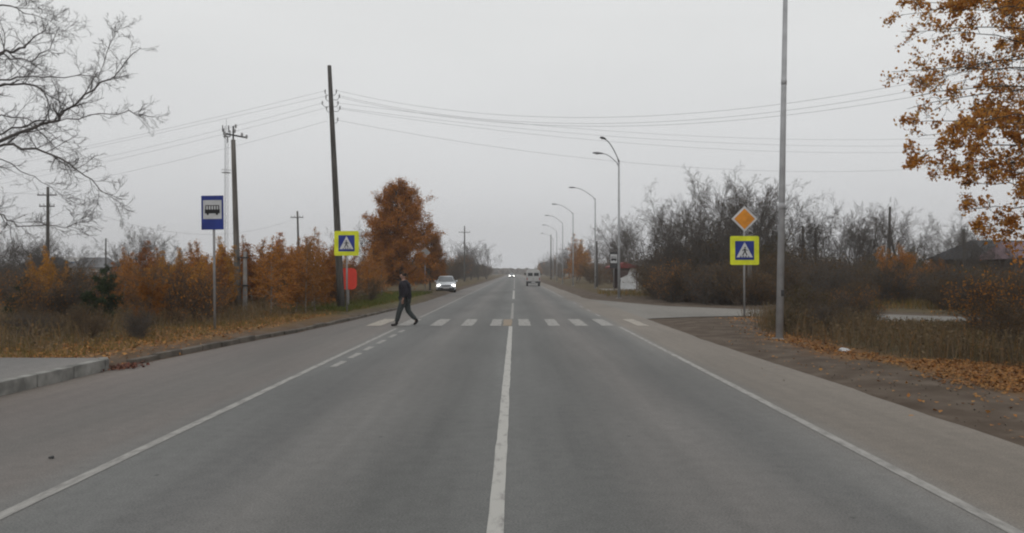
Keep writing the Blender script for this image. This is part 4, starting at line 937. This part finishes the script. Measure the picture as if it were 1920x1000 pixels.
wire(S(607, 170), e3(318), 322, 238, 'topmost wire left of the leaning pole', GV); wire(S(609, 180), e3(326), 397, 227, 'second wire from the top left of the leaning pole', GV)
wire(S(606, 192), e3(346), 395, 247, 'third wire from the top left of the leaning pole', GV); wire(S(609, 202), e3(356), 395, 257, 'fourth wire from the top left of the leaning pole', GV)
wire(S(614, 226), e3(378), 410, 281, 'lowest wire left of the leaning pole, passing the stub pole', GV)
q0 = gp(90, 366, 62); q1 = gp(557, 408, 88); wire((q0.x, 62, q0.z), (q1.x, 88, q1.z), 300, 432, 'faint wire sagging low between the two distant left poles', None, 0.008)
q1 = (gx(-60, 55), 55, gz(362, 55)); wire((q0.x, 62, q0.z), q1, 20, 362, 'short faint wire leaving the far left pole to the left edge', None, 0.008)

# ---- lattice mast far away
def mast():
    Y = 260.0; X = gx(423, Y); zt_ = gz(236, Y); rt = empty('radio_mast', (X, Y, 0), 0, 'far thin lattice radio mast behind the pole right of the bus stop sign', 'mast')
    segs = []; wd = 0.62
    cs = [(wd, 0), (-wd / 2, wd * 0.87), (-wd / 2, -wd * 0.87)]; n = 22
    for k in range(n):
        a, b_ = zt_ * k / n, zt_ * (k + 1) / n
        for i in range(3):
            p, q_ = cs[i], cs[(i + 1) % 3]; segs += [(*p, a, *p, b_, 0.05, 0.05), (*p, a, *q_, b_, 0.022, 0.022), (*p, b_, *q_, b_, 0.02, 0.02)]
    quads('lattice', tubes(np.array(segs), 4), M['galvd'], rt)
    for py, rr_ in ((322, 1.5), (254, 1.1)):
        z = gz(py, Y); MB().tube([(0, 0, z - 0.35), (0, 0, z - 0.25)], rr_, 20).build('platform', M['galvd'], rt); MB().tube([(rr_ * math.cos(a), rr_ * math.sin(a), z + 0.6) for a in [k * math.pi / 8 for k in range(17)]], 0.05, 5).build('railing', M['galvd'], rt)
    for a, py in ((0.3, 250), (2.4, 252), (4.3, 248), (1.2, 240), (3.4, 241), (5.4, 262)):
        z = gz(py, Y); MB().box((1.15 * math.cos(a), 1.15 * math.sin(a), z), (0.28, 0.28, 2.2)).build('antenna', M['dark'], rt)
    MB().tube([(0, 0, zt_), (0, 0, zt_ + 2.5)], 0.05, 6).build('spike', M['galvd'], rt)
M['galvd'] = mat('mast_steel', (0.08, 0.08, 0.085), 0.6, 0.1, 1)
mast()

# ================================================================ BUILDINGS
M['roofred'] = mat('dark_red_roof_sheet', (0.20, 0.045, 0.045), 0.6, 0.2, 2)
M['panelw'] = mat('shelter_white_panel', (0.55, 0.56, 0.57), 0.6, 0.1, 2)
M['maroon'] = mat('maroon_frame', (0.07, 0.03, 0.032), 0.6, 0.15, 3)
M['paneld'] = mat('shelter_dark_panel', (0.085, 0.06, 0.058), 0.6, 0.15, 3)
x, y = gx(1172, 76), 76; rt = empty('bus_shelter', (x, y, hz(x, y)), 0, 'small bus shelter with a red roof and white side panel by the curved lamp', 'bus shelter')
W_, D_, Hh = 1.0, 1.7, 2.05
MB().box((-0.35, 1.6, 0.02), (3.4, 5.2, 0.14)).build('floor_slab', M['concrete'], rt)
MB().loft([[(-1.45, -0.6, 2.16), (1.25, -0.6, 2.16), (1.3, -0.6, 2.3), (-0.2, -0.6, 2.72), (-1.5, -0.6, 2.3)], [(-1.45, 3.9, 2.16), (1.25, 3.9, 2.16), (1.3, 3.9, 2.3), (-0.2, 3.9, 2.72), (-1.5, 3.9, 2.3)]]).build('roof', M['roofred'], rt)
MB().box((1.05, 1.6, 1.13), (0.06, 4.0, 2.05)).build('back_panel', M['paneld'], rt)
e_ = MB(); e_.prism([(-0.6, 0.15), (1.2, 0.15), (1.2, 2.16), (0.45, 2.16), (0.2, 1.5), (-0.6, 1.15)], -0.42, -0.38).build('side_panel', M['panelw'], rt)
MB().prism([(-0.6, 1.16), (0.19, 1.51), (0.44, 2.16), (-0.6, 2.16)], -0.415, -0.385).build('side_panel', M['paneld'], rt)
MB().box((0.2, 3.58, 1.13), (1.6, 0.05, 2.0)).build('end_panel', M['paneld'], rt)
for px_, py_2 in ((-0.62, -0.40), (-0.62, 3.6), (1.05, -0.46), (1.05, 3.68)): MB().box((px_, py_2, 1.12), (0.08, 0.08, 2.1)).build('post', M['maroon'], rt)
MB().box((0.62, 1.6, 0.5), (0.42, 3.2, 0.06)).build('bench', M['woodg'], rt)

def house(name, x, y, w_, d_, eave, ridge, rz, wallm, roofm, label, windows=(), cat='house', gable='x', over=0.4, chim=False):
    rt = empty(name, (x, y, hz(x, y)), rz, label, cat)
    MB().box((0, 0, eave / 2 - 0.1), (w_, d_, eave + 0.2)).build('wall', wallm, rt)
    a, b_ = w_ / 2 + over, d_ / 2 + over
    mb = MB()
    hip = w_ * 0.22
    bot = [(-a, -b_, eave), (a, -b_, eave), (a, b_, eave), (-a, b_, eave)]; top_ = [(-a + hip, 0, ridge), (a - hip, 0, ridge)]
    v = [mb.bm.verts.new(p) for p in bot + top_]
    for f in ((0, 1, 5, 4), (2, 3, 4, 5), (0, 4, 3), (1, 2, 5), (3, 2, 1, 0)): mb.bm.faces.new([v[i] for i in f])
    rf = mb.build('roof', roofm, rt)
    if chim: MB().box((w_ * 0.2, 0.4, ridge), (0.5, 0.5, 1.0)).build('chimney', M['concrete'], rf)
    for (wx, wz, ww, wh) in windows:
        fr = MB().box((wx, -d_ / 2 - 0.03, wz), (ww + 0.16, 0.08, wh + 0.16)).build('window', M['white'], rt)
        MB().box((wx, -d_ / 2 - 0.08, wz), (ww, 0.03, wh)).build('pane', M['black'], fr)
    return rt
M['slate'] = mat('dark_slate_roof', (0.045, 0.045, 0.05), 0.8, 0.2, 1.5)
M['pinkroof'] = mat('faded_pink_roof', (0.15, 0.10, 0.11), 0.7, 0.15, 1.5)
M['logwall'] = mat('brown_log_wall', (0.09, 0.06, 0.045), 0.9, 0.3, 2, stretch=(0.3, 1, 6))
M['greyroof'] = mat('grey_sheet_roof', (0.12, 0.12, 0.125), 0.7, 0.15, 1)
M['bluewall'] = mat('pale_blue_wall', (0.22, 0.32, 0.55), 0.7, 0.1, 0.5)
M['palewall'] = mat('pale_plaster', (0.32, 0.31, 0.30), 0.85, 0.12, 0.6)
house('house', gx(1868, 60), 60, 6.0, 7, 2.7, 4.15, 0.12, M['logwall'], M['slate'], 'low brown house with a dark slate roof on the right skyline', ((-2, 1.6, 0.9, 1.1), (1.0, 1.6, 0.9, 1.1)), chim=False)
house('house_annex', gx(1888, 54), 53.0, 2.7, 3.0, 2.6, 3.75, 0.1, M['logwall'], M['pinkroof'], 'small annex with a faded pink roof before the dark-roofed house', ((0.8, 1.5, 0.8, 0.9),), cat='annex')
house('house', gx(178, 125), 125, 5.0, 6, 2.4, 4.0, 0.1, M['palewall'], M['greyroof'], 'small house with a grey roof on the far left field', ((-1, 1.3, 0.8, 0.8), (1.2, 1.3, 0.8, 0.8)))
house('long_shed', gx(130, 150), 150, 8.5, 8, 3.6, 4.5, 0.05, M['bluewall'], M['palewall'], 'pale blue long shed left of the grey-roofed far house', ((-3, 1.8, 1.0, 1.0), (0, 1.8, 1.0, 1.0), (3, 1.8, 1.0, 1.0)), cat='shed')
house('house', gx(88, 130), 130, 5.5, 6, 2.8, 4.1, 0.0, M['logwall'], M['slate'], 'dark little house behind the far left pole', ((-1, 1.5, 0.8, 0.9),), chim=True)

# small litter
x, y = gx(1580, 17), 17.0
bm_ = MB(); bm_.loft([[(0.20 * math.cos(a) * s + t * 0.3, 0.07 * math.sin(a * 2 + t) + 0.07 * math.sin(a) * s, 0.06 + 0.06 * math.sin(a) * s + 0.02 * math.cos(3 * a + t)) for a in [k * math.pi / 5 for k in range(10)]] for t, s in ((-0.4, 0.3), (-0.2, 0.6), (0, 0.75), (0.25, 0.6), (0.45, 0.25))])
o = bm_.build('plastic_bag', mat('white_plastic', (0.62, 0.64, 0.66), 0.4), None, smooth=True); o.location = (x, y, hz(x, y)); o.rotation_euler = (0, 0, 0.4); o.scale = (0.8, 0.8, 0.8)
tag(o, 'crumpled white plastic bag on the edge of the right weeds', 'litter')
x, y = gx(97, 7.42), 7.42
bmx = bmesh.new(); bmesh.ops.create_icosphere(bmx, subdivisions=2, radius=0.02)
for v in bmx.verts: v.co *= 1 + 0.3 * math.sin(v.co.x * 190 + v.co.y * 140)
me = bpy.data.meshes.new('stone'); bmx.to_mesh(me); bmx.free(); o = link('stone', me, M['dark']); o.location = (x, y, 0.012); o.scale = (1.3, 1, 0.7); tag(o, 'small dark stone lying on the asphalt at lower left', 'stone')

# ================================================================ VEHICLES
M['silver'] = mat('silver_paint', (0.56, 0.59, 0.62), 0.35, 0.04, 2, metal=0.2, spec=0.5)
M['whitecar'] = mat('white_paint', (0.55, 0.56, 0.57), 0.35, 0.04, 2)
M['vangrey'] = mat('van_grey_paint', (0.36, 0.36, 0.355), 0.45, 0.08, 2)
M['vandark'] = mat('van_dirty_lower', (0.05, 0.05, 0.05), 0.8, 0.15, 2)
M['glass'] = mat('dark_glass', (0.02, 0.022, 0.026), 0.12, spec=0.6)
M['glassc'] = mat('windscreen_glass', (0.09, 0.10, 0.11), 0.12, spec=0.8)
M['rubber'] = mat('tyre_rubber', (0.02, 0.02, 0.02), 0.9)
M['rim'] = mat('wheel_rim', (0.25, 0.25, 0.26), 0.4, metal=0.5)
M['head'] = mat('lit_headlight', (0.9, 0.9, 0.88), 0.3, emit=((1.0, 0.97, 0.90), 14))
M['tail'] = mat('tail_light', (0.25, 0.02, 0.015), 0.3)
M['plate'] = mat('number_plate', (0.5, 0.5, 0.5), 0.5)
def wheel(x, y, r, wd, parent):
    t = MB().tube([(x - wd / 2, y, r), (x - wd / 2 + 0.02, y, r), (x + wd / 2 - 0.02, y, r), (x + wd / 2, y, r)], [r * 0.93, r, r, r * 0.93], 20).build('wheel', M['rubber'], parent)
    MB().tube([(x - wd / 2 - 0.006, y, r), (x + wd / 2 + 0.006, y, r)], r * 0.6, 14).build('rim', M['rim'], t)
def ring(y, zl, zb, zr, wl, wb, wr):
    """closed cross-section of a car at station y"""
    P = [(-wl, zl), (-wb, zl + 0.12), (-wb, zb), (-wr, zr - 0.05), (-wr * 0.8, zr)]
    return [(a, y, z) for a, z in P] + [(-a, y, z) for a, z in P[::-1]]
def saloon(loc, rz, paintm, label, lit=True):
    """front at -y"""
    rt = empty('car', loc, rz, label, 'car')
    st = [(-2.1, .30, .62, .66, .62, .70, .60), (-2.0, .22, .68, .74, .78, .82, .72), (-1.4, .20, .80, .86, .80, .86, .76), (-0.95, .20, .88, .93, .80, .86, .74), (-0.25, .20, .90, 1.38, .80, .86, .58), (0.2, .20, .91, 1.43, .80, .86, .60), (0.9, .20, .91, 1.40, .80, .86, .58), (1.55, .20, .92, 1.02, .80, .86, .66), (2.0, .24, .88, .96, .78, .83, .68), (2.12, .34, .78, .84, .68, .76, .62)]
    MB().loft([ring(*s) for s in st]).build('body', paintm, rt, bevel=0.03, smooth=True)
    g_ = MB(); f = [(-0.70, -0.99, 0.95), (0.70, -0.99, 0.95), (0.54, -0.33, 1.355), (-0.54, -0.33, 1.355)]
    n_ = Vector((0, -0.014, 0.022)); v = [g_.bm.verts.new(Vector(p) + n_) for p in f]; v2 = [g_.bm.verts.new(Vector(p)) for p in f]
    g_.bm.faces.new(v); g_.bm.faces.new(v2[::-1])
    for i in range(4): g_.bm.faces.new((v[i], v2[i], v2[(i + 1) % 4], v[(i + 1) % 4]))
    g_.build('windscreen', M['glassc'], rt)
    for s in (-1, 1):
        sg = MB(); sg.loft([[(s * 0.868, y_, .95), (s * 0.878, y_, .95), (s * (0.878 - 0.235 * k), y_, .95 + .37 * k), (s * (0.868 - 0.235 * k), y_, .95 + .37 * k)] for y_, k in ((-0.75, .15), (-0.28, .95), (0.8, .95), (1.3, .3))]).build('side_window', M['glass'], rt)
        hl = MB().box((s * 0.60, -2.045, 0.60), (0.30, 0.10, 0.17)).build('headlight', M['head'] if lit else M['white'], rt, bevel=0.03)
        MB().box((s * 0.93, -0.72, 0.99), (0.18, 0.10, 0.13)).build('mirror', paintm, rt, bevel=0.03)
        for y_ in (-1.35, 1.32): wheel(s * 0.76, y_, 0.31, 0.19, rt)
    MB().box((0, -2.105, 0.585), (0.72, 0.03, 0.10)).build('grille', M['dark'], rt)
    MB().box((0, -2.10, 0.33), (1.45, 0.09, 0.17)).build('bumper', M['dark'] if lit else paintm, rt, bevel=0.03)
    MB().box((0, -2.155, 0.40), (0.52, 0.02, 0.11)).build('number_plate', M['plate'], rt)
    return rt
saloon((gx(832.5, 68.5), 70.5, 0.0), 0.09, M['silver'], 'silver saloon car with lit headlights coming along the left shoulder')
saloon((-0.95, 252, 0.0), 0.0, M['whitecar'], 'tiny white car with headlights far away on the road')
def van(loc):
    rt = empty('van', loc, 0, 'grey boxy minivan seen from behind driving away in the right lane', 'van')
    def rg_(y, k, zt_=2.08):
        P = [(-.80 * k, .48), (-.90 * k, .60), (-.92 * k, 1.18), (-.88 * k, 1.72), (-.76 * k, zt_ - .10), (-.55 * k, zt_)]
        return [(a, y, z) for a, z in P] + [(-a, y, z) for a, z in P[::-1]]
    MB().loft([rg_(0, .965, 2.03), rg_(.08, 1), rg_(3.6, 1), rg_(4.2, .97, 1.95), rg_(4.35, .9, 1.7)]).build('body', M['vangrey'], rt, bevel=0.03, smooth=True)
    MB().box((0, 0.2, 0.44), (1.72, 0.5, 0.14)).build('rear_sill', M['vandark'], rt)
    for s in (-1, 1):
        MB().box((s * 0.39, -0.012, 1.49), (0.60, 0.03, 0.40)).build('rear_window', M['glass'], rt, bevel=0.01)
        MB().box((s * 0.78, -0.015, 0.92), (0.11, 0.04, 0.30)).build('tail_light', M['tail'], rt)
        MB().box((s * 0.40, -0.006, 0.90), (0.74, 0.015, 0.66)).build('rear_door', M['vangrey'], rt, bevel=0.005)
        MB().box((s * 1.02, 3.55, 1.55), (0.16, 0.06, 0.26)).build('mirror', M['dark'], rt)
        for y_ in (0.85, 3.15): wheel(s * 0.76, y_, 0.37, 0.2, rt)
        for y_ in (0.4, 1.5, 2.6): MB().box((s * 0.905, y_ + .4, 1.45), (0.02, 0.85, 0.42)).build('side_window', M['glass'], rt)
    MB().box((0, -0.12, 0.50), (1.80, 0.12, 0.24)).build('bumper', M['dark'], rt, bevel=0.01)
    MB().box((0, -0.19, 0.50), (0.5, 0.015, 0.1)).build('number_plate', M['plate'], rt)
    MB().box((0, -0.03, 0.95), (0.04, 0.04, 0.16)).build('door_handle', M['dark'], rt)
van((gx(1000, 100), 100, 0.0))

# ================================================================ THE PEDESTRIAN
def skin(name, verts, edges, m, parent, root=0, sub=2):
    me = bpy.data.meshes.new(name); me.from_pydata([v[:3] for v in verts], edges, []); me.update()
    o = link(name, me, m, parent); md = o.modifiers.new('skin', 'SKIN'); md.use_smooth_shade = True
    sv = me.skin_vertices[0].data
    for i, v in enumerate(verts):
        r = v[3]; sv[i].radius = (r, v[4] if len(v) > 4 else r)
    for i in range(len(verts)): sv[i].use_root = (i == root)
    s = o.modifiers.new('sub', 'SUBSURF'); s.levels = sub; s.render_levels = sub
    return o
class SK:
    def __init__(s): s.v = []; s.e = []
    def chain(s, pts, start=None):
        prev = start
        for p in pts:
            s.v.append(p); k = len(s.v) - 1
            if prev is not None: s.e.append((prev, k))
            prev = k
        return prev
M['skin'] = mat('skin', (0.27, 0.16, 0.12), 0.6, 0.05, 8)
M['jacket'] = mat('dark_navy_jacket', (0.016, 0.014, 0.020), 0.9, 0.3, 6)
M['jeans'] = mat('dark_grey_trousers', (0.036, 0.043, 0.043), 0.9, 0.25, 6)
M['boots'] = mat('black_boots', (0.010, 0.008, 0.008), 0.6)
M['hair'] = mat('dark_brown_hair', (0.020, 0.012, 0.008), 0.8, 0.3, 30)
def person(x, y, rz):
    rt = empty('person', (x, y, 0.008), rz, 'person in a dark jacket and grey trousers striding left over the crosswalk', 'person')
    S_ = SK()
    pel = S_.chain([(0.0, 0, 0.92, 0.135, 0.105)]); ch = S_.chain([(0.01, 0, 1.08, 0.12, 0.095), (0.02, 0, 1.27, 0.155, 0.11), (0.03, 0, 1.40, 0.13, 0.09)], pel)
    hd = S_.chain([(0.045, 0, 1.49, 0.055), (0.06, 0, 1.555, 0.058), (0.075, 0, 1.62, 0.082, 0.095), (0.07, 0, 1.675, 0.078, 0.09)], ch)
    nk = len(S_.v) - 2; S_.chain([(0.155, 0, 1.615, 0.022), (0.178, 0, 1.60, 0.013)], nk)
    for s in (-1, 1):
        S_.chain([(0.06, s * 0.083, 1.615, 0.014), (0.055, s * 0.096, 1.625, 0.009)], nk)
        fw = s  # the left leg strides ahead
    fingers = []
    for s, el, wr in ((1, (-0.09, 0.26, 1.13), (0.02, 0.25, 0.90)), (-1, (-0.02, -0.26, 1.12), (0.13, -0.24, 0.92))):
        a = S_.chain([(0.03, s * 0.17, 1.40, 0.062), (*el, 0.042), (*wr, 0.028)], ch)
        pm = S_.chain([(wr[0] + 0.012, wr[1], wr[2] - 0.06, 0.034, 0.018), (wr[0] + 0.02, wr[1], wr[2] - 0.10, 0.034, 0.016)], a)
        for k, (off, ln) in enumerate(((0.030, 0.075), (0.011, 0.085), (-0.009, 0.080), (-0.028, 0.062))):
            S_.chain([(wr[0] + 0.02 + off, wr[1], wr[2] - 0.115, 0.0095), (wr[0] + 0.025 + off, wr[1] - s * 0.008, wr[2] - 0.115 - ln * 0.5, 0.009), (wr[0] + 0.02 + off, wr[1] - s * 0.028, wr[2] - 0.112 - ln * 0.9, 0.007)], pm)
        S_.chain([(wr[0] + 0.05, wr[1] - s * 0.012, wr[2] - 0.07, 0.011), (wr[0] + 0.065, wr[1] - s * 0.02, wr[2] - 0.105, 0.009)], pm - 1)
    LEG = {1: [(0.03, 0.09, 0.86), (0.17, 0.09, 0.47), (0.255, 0.09, 0.09)], -1: [(-0.02, -0.09, 0.86), (-0.09, -0.09, 0.47), (-0.33, -0.09, 0.17)]}
    FT = {1: [(0.24, 0.09, 0.055), (0.33, 0.10, 0.035), (0.43, 0.105, 0.035)], -1: [(-0.37, -0.09, 0.14), (-0.31, -0.10, 0.065), (-0.245, -0.105, 0.03)]}
    for s in (1, -1):
        l = LEG[s]; k = S_.chain([(*l[0], 0.085), (l[0][0] * 0.5 + l[1][0] * 0.5, l[0][1], (l[0][2] + l[1][2]) / 2, 0.07), (*l[1], 0.052), (l[1][0] * 0.6 + l[2][0] * 0.4, l[1][1], l[1][2] * 0.6 + l[2][2] * 0.4, 0.05), (*l[2], 0.034)], pel)
        S_.chain([(*FT[s][1], 0.032), (*FT[s][2], 0.022)], k)
    skin('body', S_.v, S_.e, M['skin'], rt)
    J = SK(); b = J.chain([(-0.01, 0, 0.84, 0.215, 0.185), (-0.01, 0, 0.98, 0.215, 0.185), (0.0, 0, 1.12, 0.21, 0.18), (0.01, 0, 1.28, 0.225, 0.19), (0.02, 0, 1.40, 0.18, 0.15), (0.04, 0, 1.49, 0.09, 0.09)])
    for s, el, wr in ((1, (-0.09, 0.265, 1.13), (0.02, 0.25, 0.91)), (-1, (-0.02, -0.265, 1.12), (0.12, -0.24, 0.935))):
        J.chain([(0.02, s * 0.19, 1.38, 0.10), ((0.02 + el[0]) / 2, el[1], 1.26, 0.085), (*el, 0.08), ((el[0] + wr[0]) / 2, (el[1] + wr[1]) / 2, (el[2] + wr[2]) / 2, 0.072), (*wr, 0.06)], b - 1)
    skin('jacket', J.v, J.e, M['jacket'], rt)
    T = SK(); p = T.chain([(0.0, 0, 0.90, 0.155, 0.12)])
    for s in (1, -1):
        l = LEG[s]; T.chain([(*l[0], 0.122), (l[0][0] * 0.5 + l[1][0] * 0.5, l[0][1], (l[0][2] + l[1][2]) / 2, 0.108), (*l[1], 0.090), (l[1][0] * 0.5 + l[2][0] * 0.5, l[1][1], (l[1][2] + l[2][2]) / 2, 0.082), (l[2][0], l[2][1], l[2][2] + 0.03, 0.066)], p)
    skin('trousers', T.v, T.e, M['jeans'], rt)
    for s in (1, -1):
        Q = SK(); l = LEG[s]; a = l[2]
        Q.chain([(a[0], a[1], a[2] + 0.07, 0.062), (*FT[s][0], 0.06), (*FT[s][1], 0.056, 0.045), (*FT[s][2], 0.048, 0.036)])
        skin('shoe', Q.v, Q.e, M['boots'], rt)
    hr = SK(); hr.chain([(0.0, 0, 1.60, 0.085, 0.08), (0.035, 0, 1.66, 0.108, 0.10), (0.055, 0, 1.70, 0.10, 0.098)]); skin('hair', hr.v, hr.e, M['hair'], rt)
    for s in (-1, 1):
        MB().tube([(0.150, s * 0.032, 1.635), (0.160, s * 0.032, 1.635)], [0.011, 0.006], 8).build('eye', M['black'], rt)
    MB().box((0.155, 0, 1.572), (0.012, 0.045, 0.008)).build('mouth', M['maroon'], rt)
person(gx(759.5, 25.8), 25.8, math.pi)
[o for o in C.objects if o.name == 'person'][0].scale = (1.04, 1.12, 1.0)

# ================================================================ THE AIR
hb = MB().box((0, 620, 34.0), (2600, 1330, 72)); o = hb.build('haze', None); o['kind'] = 'stuff'; o['label'] = 'thin grey mist in the air over the whole road'; o['category'] = 'haze'
m = bpy.data.materials.new('mist'); m.use_nodes = True; n = m.node_tree; n.nodes.clear()
ou = n.nodes.new('ShaderNodeOutputMaterial'); pv = n.nodes.new('ShaderNodeVolumePrincipled'); pv.inputs['Density'].default_value = 0.0006; pv.inputs['Color'].default_value = (0.97, 0.975, 0.99, 1); pv.inputs['Anisotropy'].default_value = 0.2
n.links.new(pv.outputs[0], ou.inputs['Volume']); o.data.materials.append(m)
